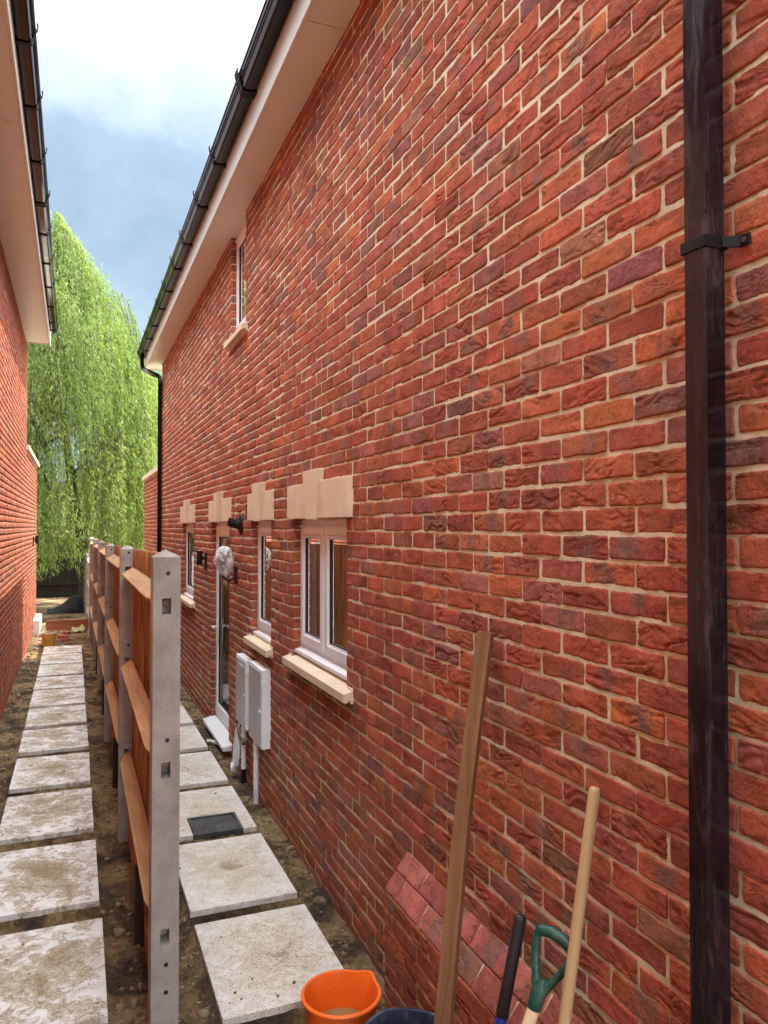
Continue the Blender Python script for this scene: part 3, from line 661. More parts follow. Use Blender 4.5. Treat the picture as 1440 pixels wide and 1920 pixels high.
def upvc(parent, name, y0, y1, z0, z1, n, door=False, cill=True, drape='room'):
    xf = D + 0.055
    w = MB(); fr = 0.052
    root = MB()
    # outer frame as four members
    root.box(xf, xf + 0.065, y0, y0 + fr, z0, z1); root.box(xf, xf + 0.065, y1 - fr, y1, z0, z1)
    root.box(xf, xf + 0.065, y0 + fr, y1 - fr, z1 - fr, z1); root.box(xf, xf + 0.065, y0 + fr, y1 - fr, z0, z0 + fr)
    mids = []
    if n == 2:
        c = (y0 + y1)/2 - 0.0; root.box(xf + 0.002, xf + 0.065, c - 0.028, c + 0.028, z0 + fr, z1 - fr); mids = [c]
    f = root.build(name, 'upvc', parent, bevel=0.005)
    if cill:
        cm = MB(); cm.prism([(xf - 0.042, z0 - 0.004), (xf - 0.042, z0 - 0.026), (xf + 0.05, z0 - 0.026), (xf + 0.05, z0 + 0.012), (xf - 0.006, z0 + 0.010), (xf - 0.012, z0 + 0.002)], 1, y0 + 0.003, y1 - 0.003)
        cm.build('plastic_cill', 'upvc', f, bevel=0.002)
    if not door:
        tv = MB()
        ys = [(y0 + fr, y1 - fr)] if n == 1 else [(y0 + fr, mids[0] - 0.028), (mids[0] + 0.028, y1 - fr)]
        for a, b in ys:
            tv.prism([(xf - 0.012, z1 - 0.108), (xf - 0.014, z1 - 0.114), (xf - 0.001, z1 - 0.128), (xf - 0.001, z1 - 0.10)], 1, a + 0.03, b - 0.03)
        tv.build('trickle_vent', 'upvc', f, bevel=0.002)
    spans = [(y0 + fr - 0.012, y1 - fr + 0.012)] if n == 1 else [(y0 + fr - 0.012, mids[0] - 0.012), (mids[0] + 0.012, y1 - fr + 0.012)]
    for a, b in spans:
        sw = 0.062 if not door else 0.10; xs = xf - 0.014; sb = sw + (0.02 if door else 0.0)
        s0, s1 = z0 + fr - 0.012, z1 - fr + 0.012
        if door: s0 = z0 + 0.03
        m = MB(); m.box(xs, xs + 0.05, a, a + sw, s0, s1); m.box(xs, xs + 0.05, b - sw, b, s0, s1)
        m.box(xs, xs + 0.05, a + sw, b - sw, s1 - sw, s1); m.box(xs, xs + 0.05, a + sw, b - sw, s0, s0 + sb)
        g0 = 0.014
        # glazing bead, bevelled towards the pane
        for (p, q, r, t) in ((a + sw, a + sw + g0, s0 + sb, s1 - sw), (b - sw - g0, b - sw, s0 + sb, s1 - sw)): m.box(xs + 0.010, xs + 0.04, p, q, r, t)
        m.box(xs + 0.010, xs + 0.04, a + sw + g0, b - sw - g0, s0 + sb, s0 + sb + g0); m.box(xs + 0.010, xs + 0.04, a + sw + g0, b - sw - g0, s1 - sw - g0, s1 - sw)
        m.build('sash' if not door else 'door_leaf', 'upvc', f, bevel=0.004)
        k = MB(); ga, gb, gz0, gz1 = a + sw + g0, b - sw - g0, s0 + sb + g0, s1 - sw - g0; gw = 0.006
        for (p, q, r, t) in ((ga, ga + gw, gz0, gz1), (gb - gw, gb, gz0, gz1), (ga + gw, gb - gw, gz0, gz0 + gw), (ga + gw, gb - gw, gz1 - gw, gz1)): k.box(xs + 0.012, xs + 0.030, p, q, r, t)
        k.build('gasket', 'gasket', f)
        pn = MB(); pn.add([(xs + 0.022, ga, gz0), (xs + 0.022, gb, gz0), (xs + 0.022, gb, gz1), (xs + 0.022, ga, gz1)], [(0, 1, 2, 3)])
        pn.build('pane', 'glass', f)
        # drip bar above the casement
        if not door:
            m = MB(); m.prism([(xs - 0.016, s1 - 0.012), (xs - 0.010, s1 - 0.004), (xs + 0.006, s1 + 0.004), (xs + 0.006, s1 - 0.012)], 1, a, b); m.build('drip_bar', 'upvc', f)
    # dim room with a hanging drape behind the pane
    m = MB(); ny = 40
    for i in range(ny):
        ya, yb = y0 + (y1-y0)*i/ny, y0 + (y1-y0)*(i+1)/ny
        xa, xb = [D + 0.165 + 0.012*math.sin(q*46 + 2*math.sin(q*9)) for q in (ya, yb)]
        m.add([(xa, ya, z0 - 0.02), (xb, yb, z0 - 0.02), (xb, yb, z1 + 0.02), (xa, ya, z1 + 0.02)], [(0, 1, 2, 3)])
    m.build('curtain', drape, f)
    # plaster lining hides the cavity
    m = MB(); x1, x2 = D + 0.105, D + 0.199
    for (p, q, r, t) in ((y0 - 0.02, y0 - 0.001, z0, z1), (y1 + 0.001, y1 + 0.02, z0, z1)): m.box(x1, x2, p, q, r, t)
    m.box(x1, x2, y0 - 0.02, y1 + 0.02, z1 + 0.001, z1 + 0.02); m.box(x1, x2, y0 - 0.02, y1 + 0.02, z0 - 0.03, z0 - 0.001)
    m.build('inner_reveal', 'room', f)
    return f
y0, y1, z0, z1 = WIN[0][:4]; F0 = upvc(house, 'window', y0, y1, z0 + 0.022, z1 - 0.004, 2); stone_head(F0, 3.89, 5.155, (4.455, 4.40), (4.61, 4.69)); sill(F0, 3.88, 5.18, z0 - 0.045, 4.5)
y0, y1, z0, z1 = WIN[1][:4]; F0 = upvc(house, 'window', y0, y1, z0 + 0.05, z1 - 0.004, 1); stone_head(F0, 5.645, 6.46, (5.965, 5.915), (6.10, 6.185)); sill(F0, 5.66, 6.48, z0 - 0.005)
y0, y1, z0, z1 = WIN[3][:4]; F0 = upvc(house, 'window', y0, y1, z0 + 0.02, z1 - 0.004, 1); stone_head(F0, 9.67, 10.88, (10.13, 10.07), (10.27, 10.36)); sill(F0, 9.66, 10.90, z0 - 0.03)
y0, y1, z0, z1 = WIN[4][:4]; F0 = upvc(house, 'window', y0, y1, z0 + 0.03, EAVE - 0.004, 1, drape='palereflect'); sill(F0, 6.61, 7.46, z0 - 0.015)  # pale drape stands in for tree and sky mirrored in this pane
y0, y1, z0, z1 = WIN[2][:4]; dr = upvc(house, 'door', y0, y1, z0 + 0.03, z1 - 0.004, 1, door=True, cill=False, drape='palereflect')
stone_head(dr, 7.32, 8.47, (7.80, 7.73), (7.94, 8.03))
MB().prism([(D - 0.085, 0.095), (D - 0.085, 0.062), (D + 0.06, 0.055), (D + 0.06, 0.130), (D + 0.04, 0.128)], 1, 7.26, 8.45).build('door_step', 'upvc', dr, bevel=0.003)
m = MB(); hy = 8.29; hz = 1.10; hx = D + 0.041
m.box(hx - 0.012, hx, hy - 0.018, hy + 0.018, hz - 0.16, hz + 0.08)
m.tube([(hx - 0.005, hy, hz), (hx - 0.055, hy, hz)], 0.009, 10); m.tube([(hx - 0.055, hy + 0.01, hz), (hx - 0.055, hy - 0.12, hz)], 0.010, 10)
m.build('door_handle', 'upvc', dr, bevel=0.002)
# terracotta air bricks beside the lintels
for ya, yb in ((6.53, 6.66), (8.53, 8.63)):
    m = MB(); z0, z1 = zc(1) + 0.004, zc(3) - 0.004
    m.box(D - 0.004, D + 0.01, ya, yb, z0, z1)
    a = m.build('air_brick', 'clay', house, bevel=0.002)
    for i in range(3):
        for j in range(2):
            yc = ya + (yb-ya)*(j + 0.5)/2; z = z0 + (z1-z0)*(i + 0.5)/3
            MB().box(D - 0.0065, D - 0.0025, yc - 0.018, yc + 0.018, z - 0.013, z + 0.013).build('vent_slot', 'gasket', a)

# fittings on the right wall
def meter(label, y0, y1, z0, z1, depth, split):
    r = thing('meter_box', label, 'meter box', (D - depth/2, (y0 + y1)/2, z0), 'utility meter boxes on the wall')
    xf = D - depth
    m = MB(); m.prism([(y0, z0), (y1, z0), (y1, z1), (y0, z1)], 0, xf, D + 0.005)
    m.build('shell', 'meter', r, bevel=0.008, seg=3)
    d = MB(); d.box(xf - 0.006, xf - 0.0005, y0 + 0.022, y1 - 0.022, z0 + 0.022, z1 - 0.022)
    dd = d.build('door', 'meterfront', r, bevel=0.004)
    if split: MB().box(xf - 0.0085, xf - 0.0055, y0 + 0.07, y0 + 0.26, z1 - 0.075, z1 - 0.055).build('label_plate', 'white', dd)
    for z in (z0 + 0.12, z1 - 0.10): MB().box(xf - 0.004, xf + 0.03, y0 - 0.006, y0 - 0.0002, z - 0.02, z + 0.02).build('hinge', 'meter', r, bevel=0.002)
    MB().tube([(xf - 0.005, y0 + 0.05, z0 + 0.28), (xf - 0.012, y0 + 0.05, z0 + 0.28)], 0.012, 10).build('lock', 'white', r)
    return r
r = meter('white meter box with slot label near its top, the one nearer the door', 6.335, 6.75, 0.48, 1.055, 0.062, True)
MB().tube([(D - 0.04, 6.52, 0.48), (D - 0.04, 6.52, 0.115)], 0.021, 14).build('conduit', 'pipe', r, smooth=True)
MB().tube([(D - 0.04, 6.52, 0.115), (D - 0.04, 6.52, -0.05)], 0.023, 14).build('conduit_boot', 'matblack', r, smooth=True)
r = meter('plain white meter box nearest the double window, with the longer conduit below', 5.74, 6.19, 0.48, 1.08, 0.066, False)
MB().tube([(D - 0.045, 6.02, 0.48), (D - 0.045, 6.02, -0.03)], 0.021, 14).build('conduit', 'pipe', r, smooth=True)
t = thing('cable_coil', 'loop of white cable hanging below the meter boxes beside the conduit', 'cable', (D - 0.07, 6.66, 0.05))
m = MB()
for q in range(3):
    m.tube([(D - 0.06 - 0.012*q + 0.012*math.sin(a), 6.64 + 0.012*q + 0.045*math.cos(a), 0.26 + 0.17*math.sin(a)) for a in np.linspace(0, 2*math.pi, 25)], 0.007, 8)
m.tube([(D - 0.06, 6.64, 0.42), (D - 0.05, 6.63, 0.52), (D - 0.012, 6.62, 0.57)], 0.007, 8)
m.build('cable', 'pipe', t, smooth=True)
m = MB(); m.tube([(D - 0.10, 6.72, 0.075), (D - 0.06, 6.70, 0.08)], [0.045, 0.045], 16); m.build('cable_end', 'white', t, smooth=True, bevel=0.006)
t = thing('pipe_clamp', 'brown and black pipe clamp stub under the slotted meter box', 'clamp', (D - 0.02, 6.62, 0.55))
m = MB(); m.tube([(D + 0.005, 6.78, 0.43), (D - 0.05, 6.78, 0.43)], [0.045, 0.045], 14); m.build('stub', 'matblack', t, smooth=True, bevel=0.004)
m = MB(); m.tube([(D - 0.03, 6.78, 0.44), (D - 0.06, 6.70, 0.44), (D - 0.065, 6.56, 0.40), (D - 0.05, 6.46, 0.34)], 0.016, 10); m.build('strap', 'brown', t, smooth=True)

def updown_light(label, x, sgn, y, z, grp):
    r = thing('wall_light', label, 'wall light', (x, y, z), grp)
    MB().box(min(x, x + sgn*0.02), max(x, x + sgn*0.02), y - 0.035, y + 0.035, z - 0.10, z + 0.09).build('back_plate', 'matblack', r, bevel=0.003)
    MB().tube([(x + sgn*0.015, y, z + 0.03), (x + sgn*0.06, y, z + 0.03)], 0.012, 12).build('arm', 'matblack', r)
    m = MB(); c = x + sgn*0.075
    m.lathe((c, y, z + 0.035), [(0.0, -0.062), (0.026, -0.062), (0.026, -0.08), (0.031, -0.08), (0.031, 0.08), (0.026, 0.08), (0.026, 0.066), (0.0, 0.066)], 24)
    tb = m.build('lamp_tube', 'matblack', r, smooth=True)
    m = MB(); m.lathe((c, y, z + 0.035), [(0.0, 0.0675), (0.0255, 0.0675), (0.0255, 0.082), (0.0, 0.082)], 20); m.build('lens', 'white', r)
    return r
updown_light('black up-and-down wall light between the far small window and the white door', D, -1, 8.78, 1.78, 'up-and-down lights on the house walls')
# boiler flue
t = thing('flue_terminal', 'black round flue outlet poking from brickwork above the door side', 'flue', (D, 6.85, 2.18))
m = MB(); m.tube([(D + 0.003, 6.85, 2.18), (D - 0.012, 6.85, 2.18), (D - 0.022, 6.85, 2.18)], [0.085, 0.082, 0.045], 28); m.build('wall_collar', 'matblack', t, smooth=True)
m = MB(); m.tube([(D - 0.015, 6.85, 2.185), (D - 0.05, 6.85, 2.19), (D - 0.06, 6.85, 2.19), (D - 0.115, 6.85, 2.205)], [0.05, 0.046, 0.038, 0.038], 20, cap=False); m.tube([(D - 0.10, 6.85, 2.20), (D - 0.06, 6.85, 2.19)], [0.034, 0.034], 20)
m.build('spout', 'matblack', t, smooth=True)
# bagged lantern
t = thing('bagged_lantern', 'wall lantern wrapped in a crumpled clear plastic bag beside the white door', 'lantern', (D, 7.06, 1.80))
m = MB(); m.box(D - 0.018, D, 7.02, 7.10, 1.64, 1.80); m.tube([(D - 0.01, 7.06, 1.70), (D - 0.07, 7.06, 1.665), (D - 0.12, 7.06, 1.70), (D - 0.12, 7.06, 1.76)], 0.011, 10)
m.build('bracket', 'matblack', t, bevel=0.002)
m = MB(); m.lathe((D - 0.115, 7.06, 1.76), [(0, 0), (0.03, 0), (0.045, 0.02), (0.055, 0.12), (0.07, 0.125), (0.04, 0.17), (0, 0.19)], 6); m.build('lantern_body', 'matblack', t)
V = []; nn, mm = 40, 30
for j in range(mm + 1):
    for i in range(nn):
        th = math.pi*j/mm; a = 2*math.pi*i/nn; V.append((math.sin(th)*math.cos(a), math.sin(th)*math.sin(a), math.cos(th)))
V = np.array(V); q = 1 + 0.16*vn(V[:, 0]*2.2, V[:, 1]*2.2, V[:, 2]*2.2) + 0.12*np.abs(vn(V[:, 0]*5 + 9, V[:, 1]*5, V[:, 2]*5)) - 0.025*np.abs(vn(V[:, 0]*11, V[:, 1]*11 + 4, V[:, 2]*11))
wdt = 0.088*(0.72 + 0.34*sstep(-1, 0.3, V[:, 2]))
P = np.stack([D - 0.108 + V[:, 0]*q*wdt, 7.06 + V[:, 1]*q*wdt, 1.845 + V[:, 2]*q*0.135], 1)
F = np.array([(j*nn + i, j*nn + (i+1) % nn, (j+1)*nn + (i+1) % nn, (j+1)*nn + i) for j in range(mm) for i in range(nn)])
npmesh('plastic_bag', P, F, 'bag', t)

# ------------------------------------------------------------------ left house
lh = thing('brick_house', 'neighbouring sunlit red brick house cut off by the left edge, with stone-capped low end', 'house', (-4, 8, 0))
LE, LH, LEXT, LZ = 14.2, 5.23, 18.25, 3.45
lrng = random.Random(9)
lpal = [((c[0]*1.05, c[1]*1.15, c[2]*1.1), w) for c, w in PAL]
bl = brick_list(-3.0, LE, zc(-29), LH + 0.05, [], 0.07, lrng)
brick_wall('brick_wall', LX, 1, bl, lambda b: (4, 3) if b[1] < 6.5 else (7, 4), lh, 31, palette=lpal, deep=0.02)
mortar_sheet(LX - 0.0060, 1, -3.0, LE, -0.3, LH + 0.05, [], lh)
bl = brick_list(LE + 0.01, LEXT, zc(-29), LZ, [], 0.02, lrng)
brick_wall('brick_wall', LX, 1, bl, lambda b: (7, 4), lh, 32, palette=lpal, deep=0.02)
mortar_sheet(LX - 0.0060, 1, LE + 0.001, LEXT, -0.3, LZ, [], lh)
MB().box(-8, LX - 0.03, -3.0, LE, -0.3, LH + 0.25).build('inner_wall', 'wallbrick', lh)
MB().box(-8, LX - 0.03, LE + 0.003, LEXT, -0.3, LZ - 0.006).build('extension_wall', 'wallbrick', lh)
MB().box(LX - 0.32, LX + 0.045, LE + 0.005, LEXT + 0.04, LZ, LZ + 0.085).build('coping', 'stone', lh, bevel=0.006)
LSX = -0.38
cuts = [-3.2, 1.6, 6.4, 9.75, 14.0]
for a, b in zip(cuts, cuts[1:]): MB().box(LX - 0.1, LSX - 0.022, a + 0.003, b - 0.003, LH, LH + 0.01).build('soffit_board', 'fascia', lh)
MB().box(LX - 0.1, LSX - 0.03, -3.2, 14.0, LH + 0.011, LH + 0.016).build('soffit_backing', 'gasket', lh)
cuts = [-3.2, 3.4, 8.3, 14.2]
for a, b in zip(cuts, cuts[1:]): MB().box(LSX - 0.02, LSX, a + 0.001, b - 0.001, LH - 0.012, LH + 0.26).build('fascia_board', 'fascia', lh, bevel=0.003)
MB().box(LX - 0.1, LSX - 0.021, 14.012, 14.03, LH - 0.010, LH + 0.3).build('box_end', 'fascia', lh)
gutter(lh, LSX, 1, 5.36, -3.2, 13.75, [0.8, 1.75, 2.7, 3.65, 4.6, 5.55, 6.4, 7.35, 9.15, 10.15, 11.15, 12.15, 13.1, 13.6], [8.3])
MB().prism([(LSX + 0.03, LH + 0.27), (LSX + 0.03, LH + 0.30), (-5.0, LH + 3.9), (-9.6, LH + 0.3), (-9.6, LH + 0.27), (-5.0, LH + 3.86)], 1, -3.2, 14.25).build('roof', 'roof', lh)
MB().prism([(LX - 0.2, LH + 0.27), (-5.0, LH + 3.6), (-8.0, LH + 0.27)], 1, -2.95, LE - 0.02).build('gable_wall', 'wallbrick', lh)
MB().box(LX + 0.001, LX + 0.12, 17.0, 18.3, -0.1, 0.28).build('door_step', 'upvc', lh, bevel=0.004)
updown_light('black up-and-down wall light on the sunlit left wall, in front of the willow', LX, 1, 16.6, 1.88, 'up-and-down lights on the house walls')

# ------------------------------------------------------------------ ground
slabsL = [(2.51, 3.41), (3.535, 4.425), (4.645, 5.54), (5.75, 6.635), (6.83, 7.71), (7.90, 8.735), (8.915, 9.76), (9.86, 10.79), (10.90, 11.735), (11.855, 12.745), (12.84, 13.75), (13.86, 14.68)]
slabsR = [(3.325, 4.16), (4.31, 5.235), (5.358, 6.266), (6.425, 7.31), (7.46, 8.30), (8.43, 9.29), (9.42, 10.3), (10.43, 11.3), (11.44, 12.3), (12.44, 13.3)]
def ground_h(X, Y):
    h = 0.014*vn(X*3, Y*3, 0.2) + 0.018*vn(X*9, Y*9, 1.2) + 0.020*vn(X*24, Y*24, 2.2) + 0.013*vn(X*52, Y*52, 3.1) + 0.006*vn(X*105, Y*105, 4.1)
    h = h + 0.02*sstep(0.55, 1.0, vn(X*6 + 20, Y*6, 5.0))
    h = h - 0.035*sstep(1.22, 1.38, X)*0.6
    bed = np.zeros_like(h); inside = np.zeros_like(h)
    for rects, xa, xb in ((slabsL, -0.46, 0.147), (slabsR, 0.60, 1.205)):
        for a, b in rects:
            dx = np.maximum(np.maximum(xa - X, X - xb), 0); dy = np.maximum(np.maximum(a - Y, Y - b), 0)
            d = np.sqrt(dx*dx + dy*dy) + 0.018*vn(X*14, Y*14, 7.0)
            bed = np.maximum(bed, 0.034*(1 - sstep(0.0, 0.045, d)))
            inside = np.maximum(inside, ((X > xa) & (X < xb) & (Y > a) & (Y < b)).astype(float))
    h = np.maximum(h*0.75 - 0.006, bed + h*0.22)
    return np.where(inside > 0, np.minimum(h, 0.033), h)
xs = np.arange(-0.9, 1.56, 0.0115)
ys = np.concatenate([np.arange(-1.5, 2.0, 0.05), np.arange(2.0, 7.0, 0.0115), np.arange(7.0, 9.0, 0.018), np.arange(9.0, 19.0, 0.03)])
GX, GY = np.meshgrid(xs, ys)
GZ = ground_h(GX, GY)
edge = np.minimum(np.minimum(GX + 0.9, 1.545 - GX), np.minimum(GY + 1.5, 18.98 - GY))
V = np.stack([GX, GY, GZ], -1).reshape(-1, 3); nx, ny = len(xs), len(ys)
jj, ii = np.meshgrid(np.arange(ny-1), np.arange(nx-1), indexing='ij')
F = np.stack([jj*nx+ii, jj*nx+ii+1, (jj+1)*nx+ii+1, (jj+1)*nx+ii], -1).reshape(-1, 4)
# outer sheet to the horizon
ox = np.concatenate([[-400, -120, -40, -12], np.linspace(-6, 6, 60), [12, 40, 120, 400]]); oy = np.concatenate([[-200, -40, -8], np.linspace(-3, 30, 150), [45, 90, 250, 700]])
OX, OY = np.meshgrid(ox, oy); OZ = 0.03*vn(OX*1.7, OY*1.7, 0.6) + 0.03*vn(OX*5, OY*5, 1.6)
inn = (OX > -1.15) & (OX < 1.8) & (OY > -1.8) & (OY < 19.25)
OZ = np.where(inn, -0.22, OZ)
OV = np.stack([OX, OY, OZ], -1).reshape(-1, 3); nx2, ny2 = len(ox), len(oy)
jj, ii = np.meshgrid(np.arange(ny2-1), np.arange(nx2-1), indexing='ij')
OF = np.stack([jj*nx2+ii, jj*nx2+ii+1, (jj+1)*nx2+ii+1, (jj+1)*nx2+ii], -1).reshape(-1, 4) + len(V)
g = npmesh('ground', np.concatenate([V, OV]), np.concatenate([F, OF]), 'soil', None, smooth=True); g['kind'] = 'structure'

# clods and pebbles
ico = bmesh.new(); bmesh.ops.create_icosphere(ico, subdivisions=2, radius=1); IV = np.array([v.co[:] for v in ico.verts]); IF = np.array([[l.index for l in f.verts] for f in ico.faces]); ico.free()
rng = np.random.default_rng(77)
RV, RF, base = [], [], 0
cnt = 0
while cnt < 3400:
    zone = rng.random()
    on = cnt < 110
    if on:
        rects, xa, xb = (slabsL[1:9], -0.46, 0.147) if rng.random() < 0.6 else (slabsR[:5], 0.61, 1.2)
        q = rects[rng.integers(len(rects))]; x = xa + (xb - xa)*rng.beta(0.7, 0.7); y = q[0] + (q[1] - q[0])*rng.beta(0.6, 0.8)
    elif zone < 0.42: x, y = rng.uniform(0.16, 0.60), 2.6 + 12*rng.random()**1.7
    elif zone < 0.60: x, y = rng.uniform(1.21, 1.37), rng.uniform(3.2, 13)
    elif zone < 0.85: x, y = rng.uniform(-0.73, -0.47), rng.uniform(6, 17.5)
    else: x, y = rng.uniform(-0.7, 0.3), rng.uniform(14.8, 18.8)
    r = 0.004 + 0.012*rng.random()**3 + (0.018 if rng.random() < 0.03 else 0)
    if zone > 0.6: r *= 1.4
    if on: r = 0.0025 + 0.006*rng.random()**2
    if not on and any(a - r < y < b + r for a, b in slabsL) and -0.46 - r < x < 0.147 + r: continue
    if not on and any(a - r < y < b + r for a, b in slabsR) and 0.6 - r < x < 1.205 + r: continue
    sc3 = r*rng.uniform(0.6, 1.4, 3); sc3[2] *= 0.7
    o = rng.uniform(0, 99, 3)
    d = 1 + 0.38*vn(IV[:, 0]*1.6 + o[0], IV[:, 1]*1.6 + o[1], IV[:, 2]*1.6 + o[2])
    z = 0.071 if on else float(ground_h(np.array([[x]]), np.array([[y]]))[0, 0])
    if on and 0.76 < x < 1.12 and 5.35 < y < 5.71: continue
    RV.append(IV*d[:, None]*sc3 + np.array([x, y, z + sc3[2]*0.35])); RF.append(IF + base); base += len(IV); cnt += 1
RV = np.concatenate(RV); RF = np.concatenate(RF)
me = bpy.data.meshes.new('rubble'); me.from_pydata(RV.tolist(), [], RF.tolist()); me.materials.append(MB_['rubble']); me.shade_smooth()
o = bpy.data.objects.new('rubble', me); COL.objects.link(o); o['kind'] = 'stuff'; o['label'] = 'loose clods and pebbles scattered over the bare clay soil'; o['category'] = 'rubble'

# paving slabs
ORD = ['nearest', 'second', 'third', 'fourth', 'fifth', 'sixth', 'seventh', 'eighth', 'ninth', 'tenth', 'eleventh', 'twelfth']
srng = random.Random(4)
def slab(i, xa, xb, a, b, z, label, grp, poly=None, rot=0.0, mat='slab'):
    cx, cy = (xa + xb)/2, (a + b)/2
    m = MB()
    pl = poly or [(xa, a), (xb, a), (xb, b), (xa, b)]
    m.prism(pl, 2, z - 0.036, z)
    o = m.build('paving_slab', mat, None, bevel=0.003, at=(cx, cy, z), label=label, category='paving slab', group=grp)
    o.rotation_euler.z = rot; o.rotation_euler.x = srng.uniform(-0.004, 0.004); o.rotation_euler.y = srng.uniform(-0.004, 0.004)
for i, (a, b) in enumerate(slabsL):
    dx = [0.006, 0.008, 0.004, 0.0][i] if i < 4 else 0.0
    lab = ('muddy pale slab of the left path, %s from the near end' % ORD[i - 1]) if i > 1 else ('large trampled mud-caked slab of the left path, nearest one in view' if i == 1 else 'slab of the left path just below the bottom edge of the view')
    if i == 11: lab = 'pale slab at the far end of the left path, before the amber bucket'
    if i == 0: continue
    slab(i, -0.46 + dx, 0.147 + dx, a, b, 0.07 + srng.uniform(-0.003, 0.003), lab, 'paving slabs of the left path', rot=srng.uniform(-0.008, 0.008))
rl = ['pale slab beside the orange bucket, nearest in the right path', 'pale slab between the drain-cover slab and the one by the orange bucket', 'notched slab of the right path around the black drain cover',
      'slab of the right path just beyond the drain-cover slab', 'slab of the right path level with the white door step', 'small far slab of the right path seen beside the front concrete post',
      'slab of the right path hidden behind the fence, past the door', 'right path slab behind the fence, second past the door', 'right path slab behind the fence, third past the door', 'last slab of the right path behind the fence']
for i, (a, b) in enumerate(slabsR[:7]):
    poly = None; xa, xb = 0.603, 1.203
    if i == 2: poly = [(xa, a), (0.768, a), (0.768, a + 0.335), (1.112, a + 0.335), (1.112, a), (xb, a), (xb, b), (xa, b)]
    slab(i, xa, xb, a, b, 0.07 + srng.uniform(-0.002, 0.002), rl[i], 'paving slabs of the right path', poly, srng.uniform(-0.004, 0.004) if not poly else 0.0, 'slabr')
# drain cover
t = thing('drain_cover', 'wet black square drain cover let into the notched slab', 'drain cover', (0.94, 5.525, 0.05))
m = MB(); x0, x1, y0, y1 = 0.773, 1.107, 5.36, 5.688
m.box(x0, x1, y0, y0 + 0.018, 0.03, 0.070); m.box(x0, x1, y1 - 0.018, y1, 0.03, 0.070); m.box(x0, x0 + 0.018, y0 + 0.018, y1 - 0.018, 0.03, 0.070); m.box(x1 - 0.018, x1, y0 + 0.018, y1 - 0.018, 0.03, 0.070)
m.build('frame', 'grate', t, bevel=0.002)
m = MB(); m.box(x0 + 0.020, x1 - 0.020, y0 + 0.020, y1 - 0.020, 0.03, 0.060)
for i in range(11):
    q = x0 + 0.03 + i*0.0265; m.box(q, q + 0.012, y0 + 0.03, y1 - 0.03, 0.060, 0.0645)
m.build('lid', 'grate', t, bevel=0.0015)

# ------------------------------------------------------------------ fence
PYS = [3.05, 5.60, 8.25, 10.90, 13.55, 16.20]
PXS = [0.334, 0.352, 0.352, 0.356, 0.352, 0.345]
fence = thing('timber_fence', 'fence of orange-brown boards and rails between mortised concrete posts, down the middle of the passage', 'fence', (0.35, 3.05, 0))
RZ = [1.855, 1.23, 0.60]
PTOP = [2.043, 2.006, 1.968, 1.952, 1.945, 1.935]
for i, (y, x) in enumerate(zip(PYS, PXS)):
    w, dpt, top = 0.102, 0.11, PTOP[i]
    m = MB(); x0, x1 = x - w/2, x + w/2
    if i < 2:
        # front and back faces pierced by the three mortises: built from bars round each opening
        ma, mb = x - 0.022 + 0.004, x + 0.022 - 0.006
        zs = [-0.25]
        for rz in reversed(RZ): zs += [rz - 0.031, rz + 0.031]
        zs.append(top)
        for k in range(0, len(zs)-1):
            if k % 2 == 0: m.box(x0, x1, y, y + dpt, zs[k], zs[k+1])
            else: m.box(x0, ma, y, y + dpt, zs[k], zs[k+1]); m.box(mb, x1, y, y + dpt, zs[k], zs[k+1]); m.box(ma, mb, y + 0.09, y + dpt, zs[k], zs[k+1])
    else: m.box(x0, x1, y, y + dpt, -0.25, top)
    bm = bmesh.new(); tmp = bpy.data.meshes.new('t'); tmp.from_pydata(m.v, [], m.f); bm.from_mesh(tmp)
    bmesh.ops.remove_doubles(bm, verts=bm.verts, dist=1e-5)
    # drop the doubled inner faces between stacked blocks
    seen = {}
    for f in bm.faces: seen.setdefault(tuple(sorted(v.index for v in f.verts)), []).append(f)
    bmesh.ops.delete(bm, geom=[f for fs in seen.values() if len(fs) > 1 for f in fs], context='FACES_ONLY')
    bm.verts.index_update()
    m2 = MB(); m2.v = [v.co[:] for v in bm.verts]; m2.f = [tuple(v.index for v in f.verts) for f in bm.faces]; bm.free(); bpy.data.meshes.remove(tmp)
    po = m2.build('post', 'concrete', fence)
    c = MB(); c.add([(x0, y, top), (x1, y, top), (x1, y + dpt, top), (x0, y + dpt, top), (x, y + dpt/2, top + 0.029)], [(0, 1, 4), (1, 2, 4), (2, 3, 4), (3, 0, 4), (0, 3, 2, 1)]); c.build('post_cap', 'concrete', po, bevel=0.003)
    if i < 4:
        for z in (1.982, 1.345, 0.497, 0.393) if i < 2 else (1.93, 1.345):
            MB().tube([(x + 0.004, y - 0.0012, z), (x + 0.004, y + 0.02, z)], 0.0085, 10).build('bolt_hole', 'gasket', po)
brng = random.Random(12)
